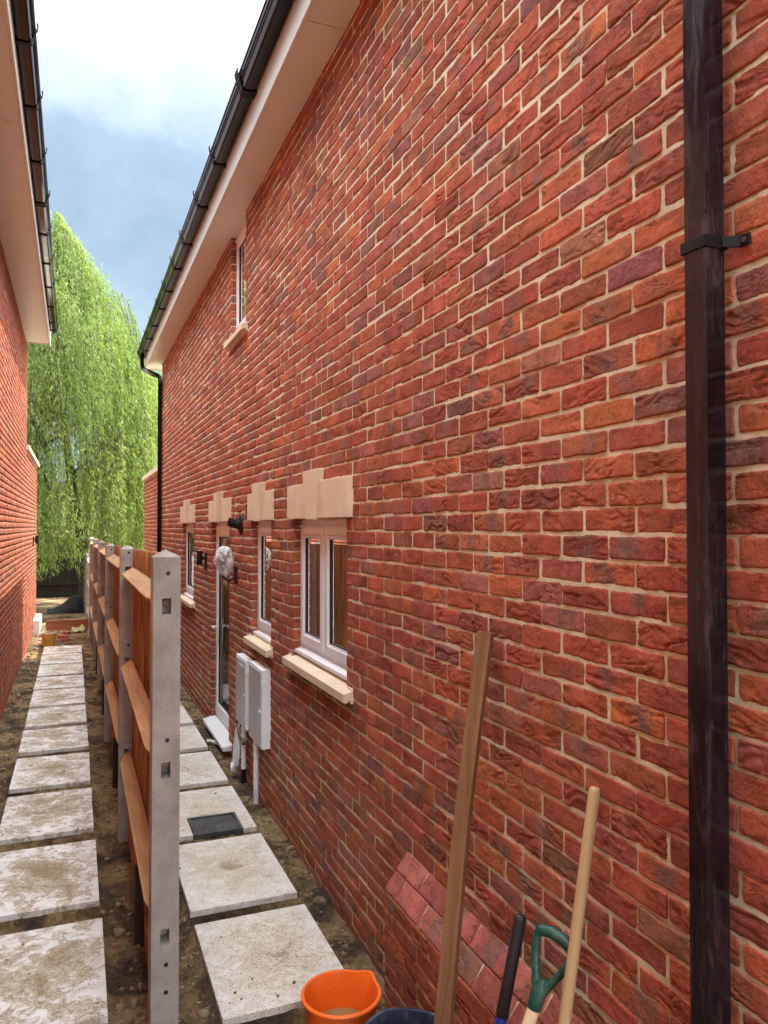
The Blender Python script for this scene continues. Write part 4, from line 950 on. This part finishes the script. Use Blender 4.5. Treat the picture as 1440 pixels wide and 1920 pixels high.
for i in range(len(PYS)-1):
    ya, yb = PYS[i] + 0.112, PYS[i+1] - 0.002; xa, xb = PXS[i], PXS[i+1]
    X = lambda y: xa + (xb - xa)*(y - PYS[i])/(PYS[i+1] - PYS[i])
    for rz in RZ:
        m = MB(); n = 10; rings = []
        sag = brng.uniform(-0.012, 0.012)
        for k in range(n + 1):
            y = ya - 0.05 + (yb - ya + 0.10)*k/n; xc = X(y) + 0.022; tz = rz + sag*math.sin(math.pi*k/n) - 0.02*k/n + 0.01
            endk = min(k, n - k); sc_ = 0.45 if endk == 0 else 1.0
            rings.append([(xc, y, tz + 0.044*sc_), (xc - 0.075*sc_ - 0.002, y, tz + 0.004), (xc - 0.073*sc_ - 0.002, y, tz - 0.006), (xc, y, tz - 0.044*sc_)])
        m.v = [p for r in rings for p in r]
        for k in range(n):
            for q in range(4): m.f.append((k*4+q, k*4+(q+1) % 4, (k+1)*4+(q+1) % 4, (k+1)*4+q))
        m.f += [(0, 1, 2, 3), (n*4+3, n*4+2, n*4+1, n*4)]
        m.build('rail', 'rail', fence, bevel=0.002)
    nb = round((yb - ya)/0.106); m = MB()
    for k in range(nb):
        y0 = ya + (yb - ya)*k/nb; y1 = ya + (yb - ya)*(k + 1)/nb + (0.018 if k < nb-1 else 0)
        x0, x1 = X(y0) + 0.029, X(y1) + 0.029
        t0, t1 = (0.006, 0.017)
        zt = PTOP[i] + 0.002 + (PTOP[i+1] - PTOP[i])*k/nb + brng.uniform(-0.005, 0.006); zb_ = 0.165
        st = 0.007*(k % 2)*0 
        m.prism([(x0 - 0.003, y0), (x1 + 0.010, y1), (x1 + 0.0165, y1), (x0 + 0.018, y0)], 2, zb_, zt)
    m.build('board_panel', 'board', fence)
    m = MB(); m.prism([(X(ya) + 0.010, ya), (X(yb) + 0.010, yb), (X(yb) + 0.034, yb), (X(ya) + 0.034, ya)], 2, 0.0, 0.162); m.build('gravel_board', 'board', fence, bevel=0.003)
    ym = (ya + yb)/2 - 0.2
    MB().box(X(ym) - 0.035, X(ym) + 0.008, ym, ym + 0.06, -0.2, 0.40).build('stake', 'stake', fence, bevel=0.004)
# paler low fence carrying on beyond it
lf = thing('panel_fence', 'low sunlit pale grey panel fence carrying on at the far end of the board fence', 'fence', (0.32, 18.6, 0))
for y in (18.4, 20.4, 22.4):
    MB().box(0.27, 0.37, y, y + 0.1, -0.1, 1.56).build('post', 'concrete', lf, bevel=0.008)
for a, b in ((16.32, 18.39), (18.51, 20.39), (20.51, 22.39)):
    m = MB()
    for k in range(9): m.box(0.312 - 0.004*(k % 2), 0.336, a, b, 0.06 + k*0.158, 0.06 + k*0.158 + 0.15)
    m.build('panel', 'greyfence', lf, bevel=0.003)
    m = MB()
    for z in (0.3, 0.9, 1.38): m.box(0.285, 0.3075, a, b, z, z + 0.07)
    m.build('rail', 'greyfence', lf, bevel=0.003)

# ------------------------------------------------------------------ things by the wall, near
def bucket(name, label, c, h, rb, rt, mat, fill, spout_a=None, wav=0.0, th=0.005, n=72, cat='bucket'):
    r = thing(name, label, cat, c)
    def fn(a, rr, z):
        k = max(0.0, min(1.0, z/h)); q = rr
        if spout_a is not None:
            d = (a - spout_a + math.pi) % (2*math.pi) - math.pi
            q += 0.026*math.exp(-(d/0.22)**2)*max(0, (k - 0.6)/0.4)**1.5
            z += 0.004*math.exp(-(d/0.25)**2)*k
        if wav: q *= 1 + wav*k*(math.sin(3*a + 0.6) + 0.6*math.sin(5*a)); z += wav*0.35*k*h*math.sin(4*a + 1)
        return q, z
    L = lambda k: rb + (rt - rb)*k
    prof = [(0, 0), (rb, 0), (L(0.3), 0.3*h), (L(0.6), 0.6*h), (L(0.9), 0.9*h), (L(0.95) + 0.001, 0.945*h), (L(0.95) + 0.011, 0.947*h), (L(1) + 0.012, 0.985*h), (L(1) + 0.009, h), (L(1) + 0.002, 1.004*h), (L(1) - 0.003, h), (L(0.97) - th, 0.97*h), (L(0.8) - th, 0.8*h), (L(0.5) - th, 0.5*h), (L(0.2) - th, 0.2*h), (rb - th, 0.012), (0, 0.012)]
    m = MB(); m.lathe(c, prof, n, fn); m.build('body', mat, r, smooth=True)
    if fill:
        k = fill; m = MB(); m.lathe(c, [(0, k*h), (L(k) - th - 0.0008, k*h)], n, fn if not wav else None); m.build('muddy_water', 'muddy', r)
    return r
bucket('bucket', 'bright orange bucket holding a little muddy water, with a pouring lip', (1.018, 2.985, -0.005), 0.283, 0.118, 0.152, 'orange', 0.50, spout_a=R(28))
bucket('tub', 'dark navy rubber tub dusted white, cut off by the bottom edge beside the batten', (1.125, 2.575, 0.0), 0.33, 0.12, 0.152, 'navy', 0, wav=0.022, cat='tub')

def pole(m, a, b, r0, r1=None, n=16):
    a, b = Vector(a), Vector(b); k = 9
    pts = [a.lerp(b, i/k) for i in range(k + 1)]
    m.tube(pts, [r0 + ((r1 or r0) - r0)*i/k for i in range(k + 1)], n); return m
def aligned(name, mat, a, b, build, parent=None, **tags):
    """mesh built along local z then turned so that z runs from a to b"""
    m = MB(); build(m, (Vector(b) - Vector(a)).length)
    q = (Vector(b) - Vector(a)).to_track_quat('Z', 'Y').to_matrix()
    return m, q
# timber batten
a, b = Vector((0.985, 2.16, 0.0)), Vector((1.345, 2.385, 1.79))
ln = (b - a).length
m = MB(); n = 14; w, t_ = 0.052, 0.040
for k in range(n + 1):
    z = ln*k/n; ox = 0.006*math.sin(k*0.5) 
    for cx, cy in ((-w/2, -t_/2), (w/2, -t_/2), (w/2, t_/2), (-w/2, t_/2)): m.v.append((cx + ox, cy, z))
for k in range(n):
    for q in range(4): m.f.append((k*4+q, k*4+(q+1) % 4, (k+1)*4+(q+1) % 4, (k+1)*4+q))
m.f += [(3, 2, 1, 0), (n*4, n*4+1, n*4+2, n*4+3)]
o = m.build('timber_batten', 'lath', None, bevel=0.003, label='long brown timber batten leaning against the brick wall behind the navy tub', category='batten')
zax = (b - a).normalized(); xax = Vector((0.66, -0.75, 0)); xax = (xax - zax*xax.dot(zax)).normalized(); yax = zax.cross(xax)
from mathutils import Matrix
o.matrix_world = Matrix.Translation(a) @ Matrix((xax, yax, zax)).transposed().to_4x4()
def tool(name, label, cat, a, b, parts, xdir=(0.8, -0.6, 0)):
    r = thing(name, label, cat, a)
    a, b = Vector(a), Vector(b); zax = (b - a).normalized(); xax = Vector(xdir); xax = (xax - zax*xax.dot(zax)).normalized(); yax = zax.cross(xax)
    r.matrix_world = Matrix.Translation(a) @ Matrix((xax, yax, zax)).transposed().to_4x4()
    ln = (b - a).length
    for nm, mat, fn in parts:
        m = MB(); fn(m, ln)
        me = bpy.data.meshes.new(nm); me.from_pydata(m.v, [], m.f)
        bm = bmesh.new(); bm.from_mesh(me); bmesh.ops.recalc_face_normals(bm, faces=bm.faces); bm.to_mesh(me); bm.free()
        me.materials.append(MB_[mat]); me.shade_smooth(); ob = bpy.data.objects.new(nm, me); COL.objects.link(ob); ob.parent = r
        md = ob.modifiers.new('es', 'EDGE_SPLIT'); md.split_angle = R(50)
    return r
def blade(m, ln):
    pr = []
    for k in range(8):
        z = -0.02 + 0.28*k/7; hw = 0.045 + 0.065*min(1, (1 - k/7)*2.2) if k < 7 else 0.02
        for q in range(7):
            s = -1 + 2*q/6; m.v.append((s*hw*1.0, 0.02*(1 - s*s) - 0.01, z + 0.02))
    for k in range(7):
        for q in range(6): m.f.append((k*7+q, k*7+q+1, (k+1)*7+q+1, (k+1)*7+q))
    base = len(m.v); m.v += [(x, y - 0.003, z) for x, y, z in m.v[:base]]; m.f += [tuple(i + base for i in reversed(f)) for f in m.f[:42]]
    m.tube([(0, 0.0, 0.24), (0, 0, 0.34)], [0.022, 0.017], 14)
def shaft(r, z0, z1):
    def f(m, ln): m.tube([(0, 0, z0 + (ln - z1 - z0)*i/8) for i in range(9)], r, 16)
    return f
def wood_end(m, ln):
    m.tube([(0, 0, 0.30), (0, 0, 0.8), (0, 0, ln - 0.012), (0, 0, ln - 0.004), (0, 0, ln)], [0.0165, 0.0165, 0.0165, 0.0145, 0.010], 18)
tool('long_shovel', 'long-handled tool with a straight pale ash shaft, tallest of the three leaning tools', 'shovel', (1.092, 1.756, 0.0), (1.372, 1.806, 1.425), [('shaft', 'ash', wood_end), ('blade', 'steel', blade)])
def grip_black(m, ln): m.tube([(0, 0, ln - 0.30), (0, 0, ln - 0.295), (0, 0, ln - 0.02), (0, 0, ln - 0.006), (0, 0, ln)], [0.017, 0.0195, 0.0200, 0.0185, 0.012], 18)
def blue_shaft(m, ln): m.tube([(0, 0, 0.30), (0, 0, ln - 0.29)], [0.0185, 0.0170], 18)
def lab(m, ln): m.tube([(0, 0, ln - 0.42), (0, 0, ln - 0.345)], [0.0192, 0.0190], 18)
tool('blue_shovel', 'shovel with black rubber grip on a blue fibreglass shaft, leaning left of the green grip', 'shovel', (1.021, 2.013, 0.0), (1.345, 2.152, 0.914), [('grip', 'rubber', grip_black), ('shaft', 'blue', blue_shaft), ('sticker', 'white', lab), ('blade', 'steel', blade)])
def dgrip(m, ln):
    t = ln
    pts = []
    w, h = 0.052, 0.105
    m.tube([(-w, 0, t - 0.012), (-w*0.4, 0, t), (w*0.4, 0, t), (w, 0, t - 0.012)], [0.0165, 0.0175, 0.0175, 0.0165], 14)
    for s in (-1, 1):
        m.tube([(s*w, 0, t - 0.006), (s*(w + 0.006), 0, t - 0.03), (s*(w - 0.004), 0, t - 0.075), (s*0.028, 0, t - 0.118), (s*0.012, 0, t - 0.150)], [0.0150, 0.0125, 0.0115, 0.0125, 0.016], 12)
    m.tube([(0, 0, t - 0.125), (0, 0, t - 0.15), (0, 0, t - 0.205), (0, 0, t - 0.21)], [0.012, 0.024, 0.0205, 0.019], 16)
def cream_shaft(m, ln): m.tube([(0, 0, 0.28), (0, 0, ln - 0.20)], [0.0185, 0.0180], 18)
tool('d_handle_spade', 'spade with green D-shaped grip on a cream wooden shaft, between the other two tools', 'spade', (0.922, 1.933, 0.0), (1.302, 1.890, 0.982), [('grip', 'green', dgrip), ('shaft', 'cream', cream_shaft), ('blade', 'steel', blade)], xdir=(0.45, -0.9, 0))

# offcuts on the soil by the wall
m = MB(); m.tube([(1.25, 7.80, 0.03), (1.29, 7.76, 0.032), (1.335, 7.66, 0.03)], 0.016, 12)
m.build('pipe_offcut', 'pipe', None, smooth=True, label='short white plastic pipe offcut on the soil below the door step', category='offcut')

# ------------------------------------------------------------------ far end of the passage
r = thing('paint_bucket', 'amber tub with white rim and wire handle past the last left-hand slab', 'bucket', (-0.40, 15.2, 0.0))
m = MB(); m.lathe((-0.40, 15.2, 0.0), [(0, 0), (0.105, 0), (0.125, 0.25), (0.122, 0.25), (0.103, 0.006), (0, 0.006)], 28); m.build('body', 'amber', r, smooth=True)
m = MB(); m.lathe((-0.40, 15.2, 0.0), [(0.124, 0.235), (0.132, 0.238), (0.133, 0.262), (0.122, 0.262)], 28); m.build('rim', 'white', r, smooth=True)
m = MB(); m.tube([(-0.40 + 0.13*math.cos(a), 15.2 - 0.05 - 0.08*math.sin(a), 0.24 - 0.13*math.sin(a)) for a in np.linspace(0, math.pi, 14)], 0.004, 6); m.build('handle', 'steel', r)
m = MB(); m.box(-0.52, 0.31, 17.5, 17.55, 0.0, 0.21)
m.build('edging_plank', 'rust', None, bevel=0.004, label='reddish brown plank set on edge across the far end of the left path', category='plank')
m = MB(); m.box(-0.15, 0.24, 18.3, 18.8, 0.04, 0.08); m.build('spare_slab', 'slab', None, bevel=0.004, at=(0.05, 18.55, 0.08), label='loose pale slab lying behind the reddish plank', category='paving slab')
# membrane
nx_, ny_ = 26, 16
U, W = np.meshgrid(np.linspace(0, 1, nx_), np.linspace(0, 1, ny_))
hx = 0.40*sstep(0.0, 0.8, U)*(1 - 0.6*sstep(0.86, 1.0, U))*(1 - (2*W - 1)**2)
P = np.stack([-0.6 + 0.86*U, 20.7 + 1.1*W, 0.03 + hx + 0.03*vn(U*5, W*4, 2.0)], -1).reshape(-1, 3)
jj, ii = np.meshgrid(np.arange(ny_-1), np.arange(nx_-1), indexing='ij')
F = np.stack([jj*nx_+ii, jj*nx_+ii+1, (jj+1)*nx_+ii+1, (jj+1)*nx_+ii], -1).reshape(-1, 4)
o = npmesh('membrane_heap', P, F, 'tarp', None, smooth=True); o['label'] = 'crumpled black membrane heaped on the ground under the willow'; o['category'] = 'membrane'
o.modifiers.new('sol', 'SOLIDIFY').thickness = 0.008
U, W = np.meshgrid(np.linspace(0, 1, 14), np.linspace(0, 1, 10))
P = np.stack([-0.02 + 0.27*U, 16.75 + 0.55*W + 0.15*U, 0.06 + 0.05*vn(U*4, W*4, 8.0) + 0.02*U], -1).reshape(-1, 3)
jj, ii = np.meshgrid(np.arange(9), np.arange(13), indexing='ij'); F = np.stack([jj*14+ii, jj*14+ii+1, (jj+1)*14+ii+1, (jj+1)*14+ii], -1).reshape(-1, 4)
o = npmesh('plastic_scrap', P, F, 'yellow', None, smooth=True); o['label'] = 'crumpled yellow-green plastic sheet in front of the reddish plank'; o['category'] = 'plastic sheet'
o.modifiers.new('sol', 'SOLIDIFY').thickness = 0.006
for k, (x, y, rz, l) in enumerate(((-0.17, 16.2, 0.4, 'broken red brick lying flat right of the amber tub'), (-0.10, 16.75, 1.2, 'broken red brick half way between amber tub and plank'), (-0.13, 15.75, 2.0, 'broken red brick nearest the far end of the left path'))):
    m = MB(); m.prism([(-0.10, -0.05), (0.06, -0.052), (0.085, 0.0), (0.05, 0.05), (-0.1, 0.048)], 2, 0.0, 0.062)
    o = m.build('broken_brick', 'clay', None, bevel=0.006, label=l, category='brick', group='broken bricks at the far end'); o.location = (x, y, 0.0); o.rotation_euler = (0.1, 0.05, rz)
# dark fence at the back
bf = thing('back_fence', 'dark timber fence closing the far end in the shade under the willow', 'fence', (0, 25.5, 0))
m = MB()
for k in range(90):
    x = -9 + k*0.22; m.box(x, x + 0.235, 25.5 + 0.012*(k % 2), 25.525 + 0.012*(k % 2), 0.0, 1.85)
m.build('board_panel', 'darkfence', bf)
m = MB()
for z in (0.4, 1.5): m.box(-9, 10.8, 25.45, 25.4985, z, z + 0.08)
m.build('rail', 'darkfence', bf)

# ------------------------------------------------------------------ trees
def leaf_cloud(name, P, Dv, L, Wd, tint, mat, parent, rng):
    """diamond leaves: base point P, direction Dv, length L, width Wd"""
    n = len(P)
    side = np.cross(Dv, rng.normal(0, 1, (n, 3))); side /= np.linalg.norm(side, axis=1, keepdims=True) + 1e-9
    tip = P + Dv*L[:, None]; mid = P + Dv*(L*0.42)[:, None]
    V = np.stack([P, mid + side*Wd[:, None]/2, tip, mid - side*Wd[:, None]/2], 1).reshape(-1, 3)
    F = np.arange(n*4).reshape(-1, 4)
    return npmesh(name, V, F, mat, parent, np.repeat(tint, 4), vec=True)
def willow(c):
    r = thing('willow_tree', 'tall weeping willow with yellow-green hanging foliage behind the far end of the passage', 'tree', (c[0], c[1], 0))
    rng = np.random.default_rng(42)
    zs_ = np.array([0.5, 1.2, 2.2, 3.5, 4.8, 6.1, 7.1, 7.9, 8.7, 9.5, 10.2, 10.6]); rs_ = np.array([2.3, 2.45, 2.6, 2.7, 2.85, 2.8, 2.55, 2.1, 1.5, 0.9, 0.35, 0.05])
    def rad(z): return np.interp(z, zs_, rs_)
    tr = MB(); top = Vector((c[0] + 0.2, c[1] + 0.1, 9.0))
    tr.tube([(c[0] + 0.95, c[1] + 1.0, -0.2), (c[0] + 0.92, c[1] + 0.9, 1.2), (c[0] + 0.6, c[1] + 0.9, 3.0), (c[0] + 0.2, c[1] + 0.7, 6.0), tuple(top)], [0.20, 0.16, 0.13, 0.09, 0.03], 14)
    limbs = []
    for k in range(26):
        z0 = rng.uniform(2.2, 8.2); a = rng.uniform(0, 2*math.pi); zt = min(z0 + rng.uniform(0.8, 2.6), 9.6); rr = rad(zt)*0.95*rng.uniform(0.6, 0.92)
        e = Vector((c[0] + rr*math.cos(a), c[1] + rr*math.sin(a), zt)); s = Vector((c[0], c[1], z0)); mdl = s.lerp(e, 0.5) + Vector((0, 0, 0.45))
        dr = e + Vector((0.35*math.cos(a), 0.35*math.sin(a), -0.5))
        tr.tube([tuple(s), tuple(mdl), tuple(e), tuple(dr)], [0.05, 0.028, 0.014, 0.005], 8)
        limbs.append((s, mdl, e))
    tr.build('trunk', 'bark', r, smooth=True)
    PP, DD, LL, WW, TI, twig = [], [], [], [], [], MB()
    nst = 8200
    clump_a = np.where(rng.random(64) < 0.72, rng.uniform(-math.pi*1.05, math.pi*0.1, 64), rng.uniform(0, math.pi, 64)); clump_z = rng.uniform(2.4, 10.1, 64); clump_t = rng.uniform(-0.3, 0.3, 64); clump_r = rng.uniform(0.66, 1.10, 64)
    for k in range(nst):
        if rng.random() < 0.86:
            ci = rng.integers(64); a = clump_a[ci] + rng.normal(0, 0.17); z = min(clump_z[ci] + rng.normal(0, 0.40), 10.4); f = clump_r[ci]*rng.uniform(0.76, 1.04) + (0.12*rng.random() if rng.random() < 0.12 else 0); tc = clump_t[ci]
        else: a = rng.uniform(0, 2*math.pi); z = rng.uniform(2.0, 10.4); f = rng.uniform(0.45, 1.0); tc = 0
        rr = rad(z)*f; ln = rng.uniform(0.9, 2.6)*(0.75 if z > 9 else 1.0)
        if z - ln < 1.0: ln = z - rng.uniform(0.9, 1.7)
        if ln < 0.5: continue
        sw = rng.normal(0, 0.10, 2)
        nl = int(ln*26); s = np.sort(rng.uniform(0, 1, nl))
        bulge = 0.35*np.sin(np.clip(s*2.4, 0, 1)*math.pi/2)*min(1, (10.6 - z)/2.5 + 0.25)
        ro = rr + bulge*0.6
        x = c[0] + ro*math.cos(a) + sw[0]*s*ln; y = c[1] + ro*math.sin(a) + sw[1]*s*ln
        zz = z + 0.22*np.sin(np.clip(s*5, 0, 1)*math.pi)*0.5 - s*ln
        P = np.stack([x, y, zz], 1) + rng.normal(0, 0.022, (nl, 3))
        d = np.stack([rng.normal(0, 0.42, nl), rng.normal(0, 0.42, nl), rng.uniform(-1.4, -0.4, nl)], 1) + np.array([0.25*math.cos(a), 0.25*math.sin(a), 0])*(1 - s)[:, None]*2
        d /= np.linalg.norm(d, axis=1, keepdims=True)
        PP.append(P); DD.append(d); LL.append(rng.uniform(0.08, 0.165, nl)); WW.append(rng.uniform(0.014, 0.025, nl))
        TI.append(np.clip(0.5 + tc + rng.normal(0, 0.2, nl) + 0.12*(1 - s), 0, 1))
        if k % 6 == 0: twig.tube([(x[0], y[0], zz[0]), (x[nl//2], y[nl//2], zz[nl//2]), (x[-1], y[-1], zz[-1])], [0.008, 0.005, 0.003], 4)
    leaf_cloud('crown', np.concatenate(PP), np.concatenate(DD), np.concatenate(LL), np.concatenate(WW), np.concatenate(TI), 'leaf', r, rng)
    twig.build('twigs', 'bark', r)
willow((-0.60, 21.9))
def bushy(name, label, c, h, rad_, n, mat, seed, grp='dark trees beyond the back fence'):
    r = thing(name, label, 'tree', (c[0], c[1], 0), grp)
    rng = np.random.default_rng(seed)
    t = MB(); t.tube([(c[0], c[1], -0.1), (c[0] + 0.1, c[1], h*0.4), (c[0], c[1] + 0.1, h*0.85)], [0.2, 0.14, 0.04], 10)
    for k in range(9):
        a = rng.uniform(0, 6.28); z = h*rng.uniform(0.25, 0.7); t.tube([(c[0], c[1], z), (c[0] + rad_*0.6*math.cos(a), c[1] + rad_*0.6*math.sin(a), z + h*0.18)], [0.06, 0.02], 7)
    t.build('trunk', 'bark', r, smooth=True)
    nc = 40; cc = rng.normal(0, 1, (nc, 3)); cc /= np.linalg.norm(cc, axis=1, keepdims=True); cc *= rng.uniform(0.45, 0.95, (nc, 1))
    i = rng.integers(0, nc, n); P = cc[i] + rng.normal(0, 0.17, (n, 3))
    P = P*np.array([rad_, rad_, h*0.46]) + np.array([c[0], c[1], h*0.55]); P[:, 2] = np.maximum(P[:, 2], 0.1)
    d = rng.normal(0, 1, (n, 3)); d /= np.linalg.norm(d, axis=1, keepdims=True)
    leaf_cloud('crown', P, d, rng.uniform(0.10, 0.20, n), rng.uniform(0.05, 0.1, n), np.clip(0.5 + rng.normal(0, 0.25, n), 0, 1), mat, r, rng)
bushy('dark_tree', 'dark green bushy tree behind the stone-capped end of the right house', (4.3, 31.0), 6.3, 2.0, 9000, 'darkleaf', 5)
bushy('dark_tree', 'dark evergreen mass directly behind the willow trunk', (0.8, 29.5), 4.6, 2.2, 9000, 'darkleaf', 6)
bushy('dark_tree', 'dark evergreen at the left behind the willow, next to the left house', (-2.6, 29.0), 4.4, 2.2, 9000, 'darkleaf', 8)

# ------------------------------------------------------------------ camera, light, sky
cam = bpy.data.cameras.new('camera'); co = bpy.data.objects.new('camera', cam); COL.objects.link(co); sc.camera = co
fpx = 1442.0
cam.sensor_fit = 'VERTICAL'; cam.sensor_height = 36.0; cam.lens = fpx/1920*36.0; cam.clip_start = 0.02; cam.clip_end = 3000
yaw = math.atan(582/fpx); pit = math.atan(28/fpx)
co.location = (0, 0, HC); co.rotation_euler = (math.pi/2 + pit, 0, -yaw)

SUN_EL, SUN_AZ = 65.0, 14.0     # azimuth measured from +X towards +Y
sd = Vector((math.cos(R(SUN_EL))*math.cos(R(SUN_AZ)), math.cos(R(SUN_EL))*math.sin(R(SUN_AZ)), math.sin(R(SUN_EL))))
sl = bpy.data.lights.new('sun', 'SUN'); sl.energy = 2.3; sl.angle = R(0.6); sl.color = (1.0, 0.95, 0.86)
so = bpy.data.objects.new('sun', sl); COL.objects.link(so); so.rotation_euler = (-sd).to_track_quat('-Z', 'Y').to_euler(); so.location = (6, 4, 14)

w = bpy.data.worlds.new('World'); sc.world = w; w.use_nodes = True; nt = w.node_tree
bg = nt.nodes['Background']
sky = N(nt, 'ShaderNodeTexSky', sky_type='NISHITA'); sky.sun_disc = False; sky.sun_elevation = R(SUN_EL); sky.sun_rotation = math.atan2(sd.x, sd.y)
sky.air_density = 1.2; sky.dust_density = 2.0
tc = N(nt, 'ShaderNodeTexCoord')
nz = N(nt, 'ShaderNodeTexNoise'); nz.inputs['Scale'].default_value = 2.6; nz.inputs['Detail'].default_value = 6; nz.inputs['Roughness'].default_value = 0.55; nz.inputs['Distortion'].default_value = 0.5
mp = N(nt, 'ShaderNodeMapping'); mp.inputs['Scale'].default_value = (1, 1, 1.8); mp.inputs['Location'].default_value = (0.3, 0.1, 0.0)
nt.links.new(tc.outputs['Generated'], mp.inputs[0]); nt.links.new(mp.outputs[0], nz.inputs['Vector'])
sx = N(nt, 'ShaderNodeSeparateXYZ'); nt.links.new(tc.outputs['Generated'], sx.inputs[0])
# bright broken cloud overhead, a grey-blue bank of cloud lower down
ad = N(nt, 'ShaderNodeMath', operation='MULTIPLY_ADD'); nt.links.new(nz.outputs[0], ad.inputs[0]); ad.inputs[1].default_value = 0.34; nt.links.new(sx.outputs[2], ad.inputs[2])
tilt = N(nt, 'ShaderNodeMath', operation='MULTIPLY_ADD'); nt.links.new(sx.outputs[0], tilt.inputs[0]); tilt.inputs[1].default_value = 0.16; nt.links.new(ad.outputs[0], tilt.inputs[2])
cr = ramp(nt, [(0.62, 0.0), (0.74, 0.10), (0.86, 1.0)]); nt.links.new(tilt.outputs[0], cr.inputs[0])
# the sky behind the viewer is open and bright down to the horizon
bk = N(nt, 'ShaderNodeMapRange'); bk.interpolation_type = 'SMOOTHSTEP'; nt.links.new(sx.outputs[1], bk.inputs[0])
bk.inputs[1].default_value = 0.1; bk.inputs[2].default_value = -0.6; bk.inputs[3].default_value = 0.0; bk.inputs[4].default_value = 1.0
low = ramp(nt, [(0.35, (0.68, 0.95, 1.20)), (0.65, (1.16, 1.44, 1.70))]); nt.links.new(nz.outputs[0], low.inputs[0])
lowm = mixc(nt, 0.90, sky.outputs[0], low.outputs[0])
cl = mixc(nt, 0.80, sky.outputs[0], (18.0, 18.8, 19.8))
lowb = mixc(nt, bk.outputs[0], lowm, (8.5, 9.0, 9.6))
nt.links.new(mixc(nt, cr.outputs[0], lowb, cl), bg.inputs[0]); bg.inputs[1].default_value = 0.12

sc.view_settings.view_transform = 'Standard'; sc.view_settings.look = 'None'; sc.view_settings.exposure = 2.1; sc.view_settings.gamma = 1.0
sc.cycles.max_bounces = 8; sc.cycles.diffuse_bounces = 5; sc.cycles.glossy_bounces = 4; sc.cycles.transparent_max_bounces = 16; sc.cycles.sample_clamp_indirect = 8
sc.cycles.use_denoising = True; sc.cycles.denoising_prefilter = 'ACCURATE'
